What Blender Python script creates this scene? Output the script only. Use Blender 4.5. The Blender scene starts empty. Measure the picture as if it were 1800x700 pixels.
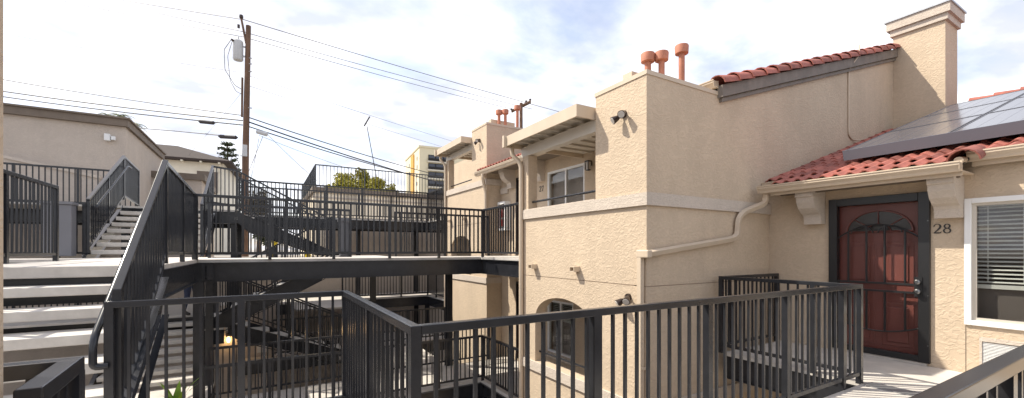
import bpy, bmesh, math, random
from mathutils import Vector, Matrix

S = bpy.context.scene
C = S.collection
E = 5.6                      # eye height above the courtyard floor; all z below are relative to the eye
rad = math.radians

# ------------------------------------------------------------------ camera
cam = bpy.data.cameras.new('camera'); cam_o = bpy.data.objects.new('camera', cam); C.objects.link(cam_o)
cam.sensor_width = 36.0; cam.lens = 14.8; cam.shift_y = 0.0497; cam.clip_start = 0.05; cam.clip_end = 3000
cam_o.location = (0, 0, E); cam_o.rotation_euler = (rad(90), 0, rad(-30.5))
S.camera = cam_o
S.render.resolution_x = 1024; S.render.resolution_y = 398

# ------------------------------------------------------------------ sky and sun
SUN = Vector((-1.0, 0.88, 1.60)).normalized()
el = math.asin(SUN.z); az = math.atan2(SUN.x, SUN.y)
world = bpy.data.worlds.new('World'); S.world = world; world.use_nodes = True
wn = world.node_tree; wn.nodes.clear()
def wnode(t, **k):
    n = wn.nodes.new(t)
    for a, b in k.items(): setattr(n, a, b)
    return n
wout = wnode('ShaderNodeOutputWorld'); wbg = wnode('ShaderNodeBackground')
sky = wnode('ShaderNodeTexSky', sky_type='NISHITA', sun_disc=False, sun_elevation=el, sun_rotation=az,
            altitude=50, air_density=1.0, dust_density=1.5, ozone_density=1.2)
wtc = wnode('ShaderNodeTexCoord'); wsep = wnode('ShaderNodeSeparateXYZ')
wn.links.new(wtc.outputs['Generated'], wsep.inputs[0])
# project direction on a cloud layer: xy / (z + k)
wad = wnode('ShaderNodeMath', operation='ADD'); wad.inputs[1].default_value = 0.16
wn.links.new(wsep.outputs['Z'], wad.inputs[0])
wmx = wnode('ShaderNodeMath', operation='MAXIMUM'); wmx.inputs[1].default_value = 0.05
wn.links.new(wad.outputs[0], wmx.inputs[0])
wdx = wnode('ShaderNodeMath', operation='DIVIDE'); wdy = wnode('ShaderNodeMath', operation='DIVIDE')
for d, a in ((wdx, 'X'), (wdy, 'Y')):
    wn.links.new(wsep.outputs[a], d.inputs[0]); wn.links.new(wmx.outputs[0], d.inputs[1])
wcb = wnode('ShaderNodeCombineXYZ'); wn.links.new(wdx.outputs[0], wcb.inputs[0]); wn.links.new(wdy.outputs[0], wcb.inputs[1])
wnz = wnode('ShaderNodeTexNoise'); wnz.inputs['Scale'].default_value = 1.35; wnz.inputs['Detail'].default_value = 8
wnz.inputs['Roughness'].default_value = 0.58; wnz.inputs['Distortion'].default_value = 0.35
wmap = wnode('ShaderNodeMapping'); wmap.inputs['Location'].default_value = (3.1, 1.7, 0.4); wmap.inputs['Scale'].default_value = (1.0, 1.25, 1)
wn.links.new(wcb.outputs[0], wmap.inputs[0]); wn.links.new(wmap.outputs[0], wnz.inputs['Vector'])
wrp = wnode('ShaderNodeValToRGB'); wrp.color_ramp.elements[0].position = 0.34; wrp.color_ramp.elements[0].color = (0.30, 0.30, 0.30, 1)
wrp.color_ramp.elements[1].position = 0.57; wrp.color_ramp.elements[1].color = (1, 1, 1, 1)
wn.links.new(wnz.outputs[0], wrp.inputs[0])
wnz2 = wnode('ShaderNodeTexNoise'); wnz2.inputs['Scale'].default_value = 2.6; wnz2.inputs['Detail'].default_value = 7
wn.links.new(wmap.outputs[0], wnz2.inputs['Vector'])
wrp2 = wnode('ShaderNodeValToRGB')
wrp2.color_ramp.elements[0].position = 0.38; wrp2.color_ramp.elements[0].color = (3.9, 4.05, 4.7, 1)
wrp2.color_ramp.elements[1].position = 0.62; wrp2.color_ramp.elements[1].color = (6.7, 6.7, 6.9, 1)
wn.links.new(wnz2.outputs[0], wrp2.inputs[0])
wskm = wnode('ShaderNodeMix', data_type='RGBA', blend_type='MULTIPLY'); wskm.inputs[0].default_value = 1.0
wskm.inputs[7].default_value = (1.35, 1.2, 1.1, 1)
wn.links.new(sky.outputs[0], wskm.inputs[6])
wmix = wnode('ShaderNodeMix', data_type='RGBA'); wmix.clamp_result = False
wn.links.new(wrp.outputs[0], wmix.inputs[0]); wn.links.new(wskm.outputs[2], wmix.inputs[6]); wn.links.new(wrp2.outputs[0], wmix.inputs[7])
wn.links.new(wmix.outputs[2], wbg.inputs[0]); wbg.inputs[1].default_value = 0.1
wn.links.new(wbg.outputs[0], wout.inputs[0])

sun = bpy.data.lights.new('sun', 'SUN'); sun.energy = 2.9; sun.angle = rad(0.6); sun.color = (1.0, 0.93, 0.80)
sun_o = bpy.data.objects.new('sun', sun); C.objects.link(sun_o); sun_o.location = (0, 0, 40)
sun_o.rotation_euler = (-SUN).to_track_quat('-Z', 'Y').to_euler()

vs = S.view_settings
vs.view_transform = 'Standard'; vs.look = 'None'; vs.exposure = 1.2; vs.gamma = 1.0; vs.use_curve_mapping = False

# ------------------------------------------------------------------ materials
M = {}
def mat(name, col, rough=0.6, metal=0.0, var=0.0, vscale=3.0, bump=0.0, bscale=60.0, rnd=0.0, spec=0.5, streak=0.0):
    m = bpy.data.materials.new(name); m.use_nodes = True
    nt = m.node_tree; b = nt.nodes['Principled BSDF']
    b.inputs['Base Color'].default_value = (*col, 1); b.inputs['Roughness'].default_value = rough
    b.inputs['Metallic'].default_value = metal; b.inputs['Specular IOR Level'].default_value = spec
    geo = nt.nodes.new('ShaderNodeNewGeometry')
    last = None
    def rgb(c):
        n = nt.nodes.new('ShaderNodeRGB'); n.outputs[0].default_value = (*c, 1); return n.outputs[0]
    if var or rnd or streak:
        last = rgb(col)
        if var:
            nz = nt.nodes.new('ShaderNodeTexNoise'); nz.inputs['Scale'].default_value = vscale; nz.inputs['Detail'].default_value = 6
            nz.inputs['Roughness'].default_value = 0.62
            nt.links.new(geo.outputs['Position'], nz.inputs['Vector'])
            mr = nt.nodes.new('ShaderNodeMapRange'); mr.inputs[1].default_value = 0.25; mr.inputs[2].default_value = 0.75
            mr.inputs[3].default_value = 1 - var; mr.inputs[4].default_value = 1 + var
            nt.links.new(nz.outputs[0], mr.inputs[0])
            vm = nt.nodes.new('ShaderNodeVectorMath'); vm.operation = 'SCALE'
            nt.links.new(last, vm.inputs[0]); nt.links.new(mr.outputs[0], vm.inputs['Scale']); last = vm.outputs[0]
        if streak:
            mp = nt.nodes.new('ShaderNodeMapping'); mp.inputs['Scale'].default_value = (6, 6, 0.5)
            nt.links.new(geo.outputs['Position'], mp.inputs[0])
            nz = nt.nodes.new('ShaderNodeTexNoise'); nz.inputs['Scale'].default_value = 1.0; nz.inputs['Detail'].default_value = 5
            nt.links.new(mp.outputs[0], nz.inputs['Vector'])
            mr = nt.nodes.new('ShaderNodeMapRange'); mr.inputs[1].default_value = 0.3; mr.inputs[2].default_value = 0.7
            mr.inputs[3].default_value = 1 - streak; mr.inputs[4].default_value = 1 + streak * 0.4
            nt.links.new(nz.outputs[0], mr.inputs[0])
            vm = nt.nodes.new('ShaderNodeVectorMath'); vm.operation = 'SCALE'
            nt.links.new(last, vm.inputs[0]); nt.links.new(mr.outputs[0], vm.inputs['Scale']); last = vm.outputs[0]
        if rnd:
            oi = nt.nodes.new('ShaderNodeObjectInfo')
            mr = nt.nodes.new('ShaderNodeMapRange'); mr.inputs[3].default_value = 1 - rnd; mr.inputs[4].default_value = 1 + rnd
            nt.links.new(oi.outputs['Random'], mr.inputs[0])
            vm = nt.nodes.new('ShaderNodeVectorMath'); vm.operation = 'SCALE'
            nt.links.new(last, vm.inputs[0]); nt.links.new(mr.outputs[0], vm.inputs['Scale']); last = vm.outputs[0]
        nt.links.new(last, b.inputs['Base Color'])
    if bump:
        nz = nt.nodes.new('ShaderNodeTexNoise'); nz.inputs['Scale'].default_value = bscale; nz.inputs['Detail'].default_value = 4
        nt.links.new(geo.outputs['Position'], nz.inputs['Vector'])
        bp = nt.nodes.new('ShaderNodeBump'); bp.inputs['Strength'].default_value = bump; bp.inputs['Distance'].default_value = 0.01
        nt.links.new(nz.outputs[0], bp.inputs['Height']); nt.links.new(bp.outputs[0], b.inputs['Normal'])
    M[name] = m
    return m

def stucco(name, col, strength=0.8, scale=9.0):
    m = bpy.data.materials.new(name); m.use_nodes = True; nt = m.node_tree; b = nt.nodes['Principled BSDF']
    b.inputs['Roughness'].default_value = 0.9; b.inputs['Specular IOR Level'].default_value = 0.2
    geo = nt.nodes.new('ShaderNodeNewGeometry')
    mp = nt.nodes.new('ShaderNodeMapping'); mp.inputs['Scale'].default_value = (1, 1, 1.5); nt.links.new(geo.outputs['Position'], mp.inputs[0])
    # skip-trowel ridges: warped noise turned into ridge lines plus fine sand grain
    n1 = nt.nodes.new('ShaderNodeTexNoise'); n1.inputs['Scale'].default_value = scale; n1.inputs['Detail'].default_value = 3; n1.inputs['Distortion'].default_value = 1.6
    nt.links.new(mp.outputs[0], n1.inputs['Vector'])
    r1 = nt.nodes.new('ShaderNodeValToRGB')
    r1.color_ramp.elements[0].position = 0.47; r1.color_ramp.elements[0].color = (0, 0, 0, 1)
    r1.color_ramp.elements[1].position = 0.57; r1.color_ramp.elements[1].color = (1, 1, 1, 1)
    nt.links.new(n1.outputs[0], r1.inputs[0])
    n2 = nt.nodes.new('ShaderNodeTexNoise'); n2.inputs['Scale'].default_value = 42; n2.inputs['Detail'].default_value = 5
    nt.links.new(geo.outputs['Position'], n2.inputs['Vector'])
    ad = nt.nodes.new('ShaderNodeMath'); ad.operation = 'MULTIPLY_ADD'; ad.inputs[1].default_value = 0.75
    nt.links.new(n2.outputs[0], ad.inputs[0]); nt.links.new(r1.outputs[0], ad.inputs[2])
    bp = nt.nodes.new('ShaderNodeBump'); bp.inputs['Strength'].default_value = strength; bp.inputs['Distance'].default_value = 0.006
    nt.links.new(ad.outputs[0], bp.inputs['Height']); nt.links.new(bp.outputs[0], b.inputs['Normal'])
    # broad colour mottling and faint weather streaks
    n3 = nt.nodes.new('ShaderNodeTexNoise'); n3.inputs['Scale'].default_value = 1.3; n3.inputs['Detail'].default_value = 7; n3.inputs['Roughness'].default_value = 0.65
    nt.links.new(geo.outputs['Position'], n3.inputs['Vector'])
    mp2 = nt.nodes.new('ShaderNodeMapping'); mp2.inputs['Scale'].default_value = (5, 5, 0.45); nt.links.new(geo.outputs['Position'], mp2.inputs[0])
    n4 = nt.nodes.new('ShaderNodeTexNoise'); n4.inputs['Scale'].default_value = 1.0; n4.inputs['Detail'].default_value = 5
    nt.links.new(mp2.outputs[0], n4.inputs['Vector'])
    m1 = nt.nodes.new('ShaderNodeMapRange'); m1.inputs[1].default_value = .25; m1.inputs[2].default_value = .75; m1.inputs[3].default_value = .90; m1.inputs[4].default_value = 1.07
    nt.links.new(n3.outputs[0], m1.inputs[0])
    m2 = nt.nodes.new('ShaderNodeMapRange'); m2.inputs[1].default_value = .3; m2.inputs[2].default_value = .7; m2.inputs[3].default_value = .965; m2.inputs[4].default_value = 1.02
    nt.links.new(n4.outputs[0], m2.inputs[0])
    m0 = nt.nodes.new('ShaderNodeMath'); m0.operation = 'MULTIPLY'; nt.links.new(m1.outputs[0], m0.inputs[0]); nt.links.new(m2.outputs[0], m0.inputs[1])
    m5 = nt.nodes.new('ShaderNodeMapRange'); m5.inputs[3].default_value = .945; m5.inputs[4].default_value = 1.02; nt.links.new(ad.outputs[0], m5.inputs[0]); m5.inputs[1].default_value = .2; m5.inputs[2].default_value = 1.5  # relief shading put into the colour: trowel ridges lighter, hollows darker
    mm = nt.nodes.new('ShaderNodeMath'); mm.operation = 'MULTIPLY'; nt.links.new(m0.outputs[0], mm.inputs[0]); nt.links.new(m5.outputs[0], mm.inputs[1])
    rgbn = nt.nodes.new('ShaderNodeRGB'); rgbn.outputs[0].default_value = (*col, 1)
    vm = nt.nodes.new('ShaderNodeVectorMath'); vm.operation = 'SCALE'
    nt.links.new(rgbn.outputs[0], vm.inputs[0]); nt.links.new(mm.outputs[0], vm.inputs['Scale']); nt.links.new(vm.outputs[0], b.inputs['Base Color'])
    M[name] = m

stucco('stucco', (0.575, 0.462, 0.343), 0.5, 11)
stucco('stucco_grey', (0.52, 0.45, 0.385), 0.5, 12)
stucco('cream', (0.86, 0.76, 0.60), 0.4, 12)
stucco('trim', (0.575, 0.50, 0.425), 0.5, 16)
mat('cap', (0.56, 0.46, 0.35), 0.6, var=.06)
mat('gutter', (0.58, 0.475, 0.36), 0.42, var=.05, vscale=2, streak=.06)
mat('alum', (0.55, 0.50, 0.43), 0.35, var=.05)
mat('brown', (0.165, 0.13, 0.10), 0.7, var=.15, vscale=4)
mat('bargeboard', (0.20, 0.17, 0.145), 0.75, var=.2, vscale=6, streak=.15)
mat('steel', (0.021, 0.022, 0.026), 0.22, var=.25, vscale=7, spec=.42)
mat('steel_grey', (0.15, 0.15, 0.165), 0.42, var=.06)
mat('galv', (0.42, 0.43, 0.45), 0.38, metal=.7, var=.15, vscale=12)
mat('concrete', (0.53, 0.495, 0.45), 0.75, var=.20, vscale=4.5, bump=.12, bscale=80, rnd=.05)
mat('deck_tile', (0.55, 0.51, 0.465), 0.7, var=.16, vscale=3.5, bump=.06, bscale=120, rnd=.05)
mat('tile', (0.32, 0.105, 0.078), 0.8, var=.34, vscale=7, bump=.25, bscale=60, rnd=.26)
mat('vent', (0.46, 0.18, 0.11), 0.7, var=.2, vscale=6, streak=.15)
mat('underlay', (0.02, 0.02, 0.022), 0.9)
mat('panel_glass', (0.08, 0.082, 0.10), 0.2, spec=.55)
mat('panel_frame', (0.13, 0.14, 0.17), 0.5)
mat('panel_edge', (0.05, 0.05, 0.06), 0.4)
mat('cell_line', (0.095, 0.097, 0.12), 0.25)
mat('fan_glass', (0.035, 0.03, 0.027), 0.25)
mat('door_red', (0.175, 0.055, 0.043), 0.38, var=.10, vscale=6, bump=.04, bscale=200)
mat('black', (0.012, 0.012, 0.013), 0.38)
mat('frame_white', (0.80, 0.80, 0.79), 0.4)
mat('blind', (0.78, 0.80, 0.76), 0.5)
mat('screen', (0.42, 0.38, 0.35), 0.8, bump=.2, bscale=600)
mat('screen_dark', (0.17, 0.15, 0.14), 0.85)
mat('joint', (0.33, 0.25, 0.19), 0.9)
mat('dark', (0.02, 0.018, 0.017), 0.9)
mat('interior', (0.16, 0.13, 0.11), 0.9)
mat('chrome', (0.22, 0.22, 0.22), 0.3, metal=1)
mat('digit', (0.02, 0.017, 0.015), 0.35)
mat('bronze', (0.06, 0.045, 0.04), 0.35, metal=.5)
mat('lens', (0.55, 0.52, 0.48), 0.2)
mat('white', (0.75, 0.75, 0.74), 0.45)
mat('red', (0.62, 0.02, 0.015), 0.35)
mat('paper', (0.72, 0.70, 0.66), 0.6)
mat('wood_pole', (0.16, 0.092, 0.058), 0.85, var=.25, vscale=3, streak=.35, bump=.3, bscale=30)
mat('wire', (0.035, 0.03, 0.035), 0.6)
mat('wire_thin', (0.12, 0.11, 0.12), 0.6)
mat('transformer', (0.50, 0.51, 0.52), 0.45, var=.08)
mat('house_white', (0.74, 0.69, 0.58), 0.8, var=.05)
mat('shingle', (0.050, 0.037, 0.032), 0.95, var=.2, vscale=6, bump=.3, bscale=25)
mat('tower_yellow', (0.68, 0.61, 0.43), 0.8, var=.05, vscale=.1)
mat('tower_pane', (0.05, 0.055, 0.075), 0.12)
mat('tower_pale', (0.60, 0.55, 0.45), 0.8)
mat('orange', (0.55, 0.30, 0.06), 0.8)
mat('bark', (0.10, 0.07, 0.05), 0.9, var=.3, vscale=8)
mat('leaf_bright', (0.36, 0.33, 0.04), 0.55, rnd=.1, var=.45, vscale=3)
mat('leaf_dark', (0.045, 0.065, 0.02), 0.6, var=.5, vscale=2.5)
mat('leaf_russet', (0.09, 0.07, 0.03), 0.6, var=.5, vscale=2.0)
mat('leaf_pine', (0.055, 0.075, 0.032), 0.65, var=.4, vscale=.8)
mat('leaf_palm', (0.10, 0.12, 0.03), 0.55, var=.4, vscale=.7)
mat('leaf_lime', (0.22, 0.36, 0.03), 0.5)
mat('ground', (0.30, 0.275, 0.25), 0.9, var=.25, vscale=.7, bump=.2, bscale=20)
mat('yellow', (0.75, 0.55, 0.01), 0.5)
mat('jeans', (0.035, 0.045, 0.085), 0.85, var=.25, vscale=18)
mat('hivis', (0.45, 0.75, 0.03), 0.7)
mat('skin', (0.42, 0.24, 0.16), 0.6)
mat('boot', (0.03, 0.025, 0.022), 0.7)
mat('hair', (0.03, 0.02, 0.015), 0.7)
m = mat('lamp_glow', (1, 0.8, 0.5)); b = m.node_tree.nodes['Principled BSDF']
b.inputs['Emission Color'].default_value = (1, 0.62, 0.25, 1); b.inputs['Emission Strength'].default_value = 6
# glass: see-through with mirror reflections by the real Fresnel law
m = bpy.data.materials.new('glass'); m.use_nodes = True; nt = m.node_tree; nt.nodes.clear()
go = nt.nodes.new('ShaderNodeOutputMaterial'); gm = nt.nodes.new('ShaderNodeMixShader'); gt = nt.nodes.new('ShaderNodeBsdfTransparent')
gt.inputs[0].default_value = (0.84, 0.84, 0.83, 1); gg = nt.nodes.new('ShaderNodeBsdfGlossy'); gg.inputs['Roughness'].default_value = 0.02
glw = nt.nodes.new('ShaderNodeLayerWeight'); glw.inputs[0].default_value = 0.5      # facing = 1 - |cos|
gpw = nt.nodes.new('ShaderNodeMath'); gpw.operation = 'POWER'; gpw.inputs[1].default_value = 5; nt.links.new(glw.outputs['Facing'], gpw.inputs[0])
gf = nt.nodes.new('ShaderNodeMath'); gf.operation = 'MULTIPLY_ADD'; gf.inputs[1].default_value = 0.94; gf.inputs[2].default_value = 0.06; nt.links.new(gpw.outputs[0], gf.inputs[0])
nt.links.new(gf.outputs[0], gm.inputs[0]); nt.links.new(gt.outputs[0], gm.inputs[1]); nt.links.new(gg.outputs[0], gm.inputs[2]); nt.links.new(gm.outputs[0], go.inputs[0])
M['glass'] = m
m = bpy.data.materials.new('mesh'); m.use_nodes = True; nt = m.node_tree; nt.nodes.clear()      # fine perforated security screen, a third of it metal
go = nt.nodes.new('ShaderNodeOutputMaterial'); gm = nt.nodes.new('ShaderNodeMixShader'); gt = nt.nodes.new('ShaderNodeBsdfTransparent'); gd = nt.nodes.new('ShaderNodeBsdfDiffuse')
gd.inputs[0].default_value = (0.02, 0.018, 0.018, 1); gm.inputs[0].default_value = 0.06
nt.links.new(gt.outputs[0], gm.inputs[1]); nt.links.new(gd.outputs[0], gm.inputs[2]); nt.links.new(gm.outputs[0], go.inputs[0])
M['mesh'] = m

# ------------------------------------------------------------------ builders
WL = {}                                            # world origin of every object (no rotated parents)
def wl(o): return WL.get(o.name, Vector((0, 0, 0)))

def tag(o, label=None, cat=None, group=None, kind=None):
    if label: o['label'] = label
    if cat: o['category'] = cat
    if group: o['group'] = group
    if kind: o['kind'] = kind
    return o

def thing(name, label, cat, loc=(0, 0, 0), group=None):
    o = bpy.data.objects.new(name, None); C.objects.link(o); o.empty_display_size = 0.2
    o.location = (loc[0], loc[1], loc[2] + E); WL[o.name] = Vector(o.location)
    return tag(o, label, cat, group)

class MB:
    def __init__(s): s.v = []; s.f = []; s.smooth = False
    def add(s, vs_, fs):
        n = len(s.v); s.v += [tuple(p) for p in vs_]; s.f += [tuple(n + i for i in f) for f in fs]; return s
    def box(s, x0, x1, y0, y1, z0, z1):
        x0, x1 = sorted((x0, x1)); y0, y1 = sorted((y0, y1)); z0, z1 = sorted((z0, z1))
        return s.add([(x0,y0,z0),(x1,y0,z0),(x1,y1,z0),(x0,y1,z0),(x0,y0,z1),(x1,y0,z1),(x1,y1,z1),(x0,y1,z1)],
                     [(0,3,2,1),(4,5,6,7),(0,1,5,4),(1,2,6,5),(2,3,7,6),(3,0,4,7)])
    def prism(s, poly, axis, a, b):
        # poly: 2d points; axis 'x': (y,z), 'y': (x,z), 'z': (x,y)
        def p3(p, t):
            return (t, p[0], p[1]) if axis == 'x' else (p[0], t, p[1]) if axis == 'y' else (p[0], p[1], t)
        n = len(poly)
        vs_ = [p3(p, a) for p in poly] + [p3(p, b) for p in poly]
        fs = [tuple(range(n)), tuple(range(2 * n - 1, n - 1, -1))] + [(i, (i + 1) % n + 0, (i + 1) % n + n, i + n) for i in range(n)]
        return s.add(vs_, fs)
    def beam(s, p, q, w, h, e0=0.0, e1=0.0):
        # rectangular bar with vertical ends, top centre line p->q
        p = Vector(p); q = Vector(q); d = q - p; dh = Vector((d.x, d.y, 0)); L = dh.length; dh.normalize()
        sl = d.z / L if L > 1e-6 else 0
        p = p - (dh * e0 + Vector((0, 0, sl * e0))); q = q + (dh * e1 + Vector((0, 0, sl * e1)))
        sd = Vector((-dh.y, dh.x, 0)) * (w / 2); up = Vector((0, 0, h))
        vs_ = [p - sd - up, q - sd - up, q + sd - up, p + sd - up, p - sd, q - sd, q + sd, p + sd]
        return s.add(vs_, [(0,3,2,1),(4,5,6,7),(0,1,5,4),(1,2,6,5),(2,3,7,6),(3,0,4,7)])
    def tube(s, pts, r, n=8, caps=True, ph=0.0):
        pts = [Vector(p) for p in pts]; m_ = len(pts); base = len(s.v)
        rs = r if isinstance(r, (list, tuple)) else [r] * m_
        ref = None
        for i, p in enumerate(pts):
            t = (pts[min(i + 1, m_ - 1)] - pts[max(i - 1, 0)]).normalized()
            if ref is None:
                ref = Vector((0, 0, 1)) if abs(t.z) < 0.9 else Vector((1, 0, 0))
            a = t.cross(ref)
            if a.length < 1e-4: a = t.cross(Vector((0, 1, 0.3)))
            a.normalize(); b_ = a.cross(t).normalized(); ref = b_
            for k in range(n):
                th = 2 * math.pi * k / n + ph
                s.v.append(tuple(p + a * math.cos(th) * rs[i] + b_ * math.sin(th) * rs[i]))
        for i in range(m_ - 1):
            for k in range(n):
                k2 = (k + 1) % n
                s.f.append((base + i * n + k, base + (i + 1) * n + k, base + (i + 1) * n + k2, base + i * n + k2))
        if caps:
            s.f.append(tuple(base + k for k in range(n))); s.f.append(tuple(base + (m_ - 1) * n + k for k in range(n - 1, -1, -1)))
        return s
    def cyl(s, x, y, z0, z1, r0, r1=None, n=14):
        return s.tube([(x, y, z0), (x, y, z1)], [r0, r0 if r1 is None else r1], n)

def fin(me, smooth):
    bm = bmesh.new(); bm.from_mesh(me); bmesh.ops.recalc_face_normals(bm, faces=bm.faces); bm.to_mesh(me); bm.free()
    if smooth:
        for p in me.polygons: p.use_smooth = True
        try: me.set_sharp_from_angle(angle=rad(38))
        except Exception: pass

def mesh_of(mb, name, smooth=False, origin=(0, 0, 0)):
    me = bpy.data.meshes.new(name)
    ox, oy, oz = origin
    me.from_pydata([(x - ox, y - oy, z - oz) for x, y, z in mb.v], [], mb.f); me.update()
    fin(me, smooth); return me

def part(name, mb, material, parent=None, smooth=False, label=None, bevel=0):
    """mesh in eye-relative coordinates, linked as one object under parent"""
    if parent is None:
        xs = [v[0] for v in mb.v]; ys = [v[1] for v in mb.v]; zs = [v[2] for v in mb.v]
        org = Vector(((min(xs) + max(xs)) / 2, (min(ys) + max(ys)) / 2, min(zs) + E))
    else: org = wl(parent)
    me = mesh_of(mb, name, smooth, (org.x, org.y, org.z - E))
    me.materials.append(M[material] if isinstance(material, str) else material)
    o = bpy.data.objects.new(name, me); C.objects.link(o)
    if parent is None: o.location = org
    else: o.parent = parent
    WL[o.name] = org
    if bevel:
        bv = o.modifiers.new('bevel', 'BEVEL'); bv.width = bevel; bv.segments = 2; bv.limit_method = 'ANGLE'; bv.angle_limit = rad(40)
    if label: o['label'] = label
    return o

def inst(name, me, parent, loc, rot=(0, 0, 0), scale=(1, 1, 1)):
    o = bpy.data.objects.new(name, me); C.objects.link(o); o.parent = parent
    p = Vector((loc[0], loc[1], loc[2] + E)); o.location = p - wl(parent); o.rotation_euler = rot; o.scale = scale
    WL[o.name] = p
    return o

def unit(name, mb, material, smooth=False):
    me = mesh_of(mb, name, smooth); me.materials.append(M[material]); return me

BAL = unit('baluster', MB().box(-.0095, .0095, -.0095, .0095, 0, 1), 'steel')
BAL2 = unit('baluster', MB().box(-.0112, .0112, -.0112, .0112, 0, 1), 'steel')
POST = unit('post', MB().box(-.025, .025, -.025, .025, 0, 1), 'steel')

def railing(label, pts, H=1.05, group=None, pitch=.108, post_every=1.12, posts_at=None, cat='railing', skip_first_post=False, top_w=.05, far=False):
    """pts: (x, y, base z) polyline; balusters and posts are separate objects"""
    t = thing('railing', label, cat, (pts[0][0], pts[0][1], pts[0][2]), group)
    n = len(pts)
    th = .045
    for i in range(n - 1):
        a = Vector(pts[i]); b_ = Vector(pts[i + 1]); d = b_ - a; L = math.hypot(d.x, d.y)
        first = i == 0
        e0 = .025 if first else -.025; e1 = .025
        if not first:
            pd = Vector(pts[i]) - Vector(pts[i - 1])
            if abs(pd.x * d.y - pd.y * d.x) < 0.3 * math.hypot(pd.x, pd.y) * L: e0 = -.025
        mb = MB().beam(a + Vector((0, 0, H)), b_ + Vector((0, 0, H)), top_w, th, e0, e1)
        part('top_rail', mb, 'steel', t, bevel=0 if far else .004)
        mb = MB().beam(a + Vector((0, 0, .115)), b_ + Vector((0, 0, .115)), .036, .036, -.02, -.02)
        part('bottom_rail', mb, 'steel', t)
        np_ = max(1, round(L / post_every))
        ks = [k / np_ for k in range(np_ + 1)]
        if posts_at and i in posts_at: ks = posts_at[i]
        for k in ks:
            if k == 0 and not first: continue
            p = a + d * k
            inst('post', POST, t, (p.x, p.y, p.z - .012), (0, 0, math.atan2(d.y, d.x)), (1, 1, H - th + .015))
        nb = int(L / pitch)
        for j in range(1, nb + 1):
            k = j / (nb + 1)
            if min(abs(k - q) for q in ks) * L < .035: continue
            p = a + d * k
            inst('baluster', BAL2 if pts[0][1] > 6 else BAL, t, (p.x, p.y, p.z + .108), (0, 0, math.atan2(d.y, d.x)), (1, 1, H - th - .104))
    return t

def wall_holes(axis, c0, c1, u0, u1, z0, z1, holes):
    """solid slab with rectangular openings. axis 'x': slab between x=c0..c1, u = y; axis 'y': u = x"""
    us = sorted(set([u0, u1] + [h[0] for h in holes] + [h[1] for h in holes])); zs = sorted(set([z0, z1] + [h[2] for h in holes] + [h[3] for h in holes]))
    us = [u for u in us if u0 <= u <= u1]; zs = [z for z in zs if z0 <= z <= z1]
    nu, nz = len(us) - 1, len(zs) - 1
    def solid(i, j):
        if i < 0 or j < 0 or i >= nu or j >= nz: return False
        cu = (us[i] + us[i + 1]) / 2; cz = (zs[j] + zs[j + 1]) / 2
        return not any(h[0] < cu < h[1] and h[2] < cz < h[3] for h in holes)
    mb = MB()
    def P(c, u, z): return (c, u, z) if axis == 'x' else (u, c, z)
    def quad(*ps): mb.add(ps, [tuple(range(4))])
    for i in range(nu):
        for j in range(nz):
            if not solid(i, j): continue
            a, b_, c, d = us[i], us[i + 1], zs[j], zs[j + 1]
            for cc in (c0, c1): quad(P(cc, a, c), P(cc, b_, c), P(cc, b_, d), P(cc, a, d))
            if not solid(i - 1, j): quad(P(c0, a, c), P(c1, a, c), P(c1, a, d), P(c0, a, d))
            if not solid(i + 1, j): quad(P(c0, b_, c), P(c1, b_, c), P(c1, b_, d), P(c0, b_, d))
            if not solid(i, j - 1): quad(P(c0, a, c), P(c1, a, c), P(c1, b_, c), P(c0, b_, c))
            if not solid(i, j + 1): quad(P(c0, a, d), P(c1, a, d), P(c1, b_, d), P(c0, b_, d))
    # weld
    key = {}; nv = []; nf = []
    for f in mb.f:
        g = []
        for i in f:
            k = tuple(round(c, 4) for c in mb.v[i])
            if k not in key: key[k] = len(nv); nv.append(k)
            g.append(key[k])
        nf.append(tuple(g))
    mb.v, mb.f = nv, nf
    return mb

def ibeam(mb, x0, x1, y0, y1, z0, z1):
    """I-beam along the longer horizontal side of the box"""
    if abs(x1 - x0) > abs(y1 - y0):
        c = (y0 + y1) / 2; mb.box(x0, x1, c - .006, c + .006, z0 + .014, z1 - .014)
    else:
        c = (x0 + x1) / 2; mb.box(c - .006, c + .006, y0, y1, z0 + .014, z1 - .014)
    mb.box(x0, x1, y0, y1, z0, z0 + .014); mb.box(x0, x1, y0, y1, z1 - .014, z1)
    return mb

# ------------------------------------------------------------------ levels (relative to the eye)
Z0, Z1, Z2, Z3, Z5, G = -1.40, -0.155, -2.87, 1.06, -1.66, -E
T = -0.36                                           # uphill ground
GAB = .324

# ------------------------------------------------------------------ ground
g = MB()
X0, X1, Y0, Y1 = -13, 30, -16, 17.3
B = 900
g.add([(X0,Y0,G),(X1,Y0,G),(X1,Y1,G),(X0,Y1,G)], [(0,1,2,3)])
g.add([(X0,Y0,T),(X1,Y0,T),(X1,Y1,T),(X0,Y1,T),(-B,-B,T),(B,-B,T),(B,B,T),(-B,B,T)],
      [(4,5,1,0),(5,6,2,1),(6,7,3,2),(7,4,0,3)])
g.add([(X0,Y0,G),(X1,Y0,G),(X1,Y1,G),(X0,Y1,G),(X0,Y0,T),(X1,Y0,T),(X1,Y1,T),(X0,Y1,T)], [(0,1,5,4),(1,2,6,5),(2,3,7,6),(3,0,4,7)])
tag(part('ground', g, 'ground'), 'paved hillside ground around the sunken courtyard', kind='structure')

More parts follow.
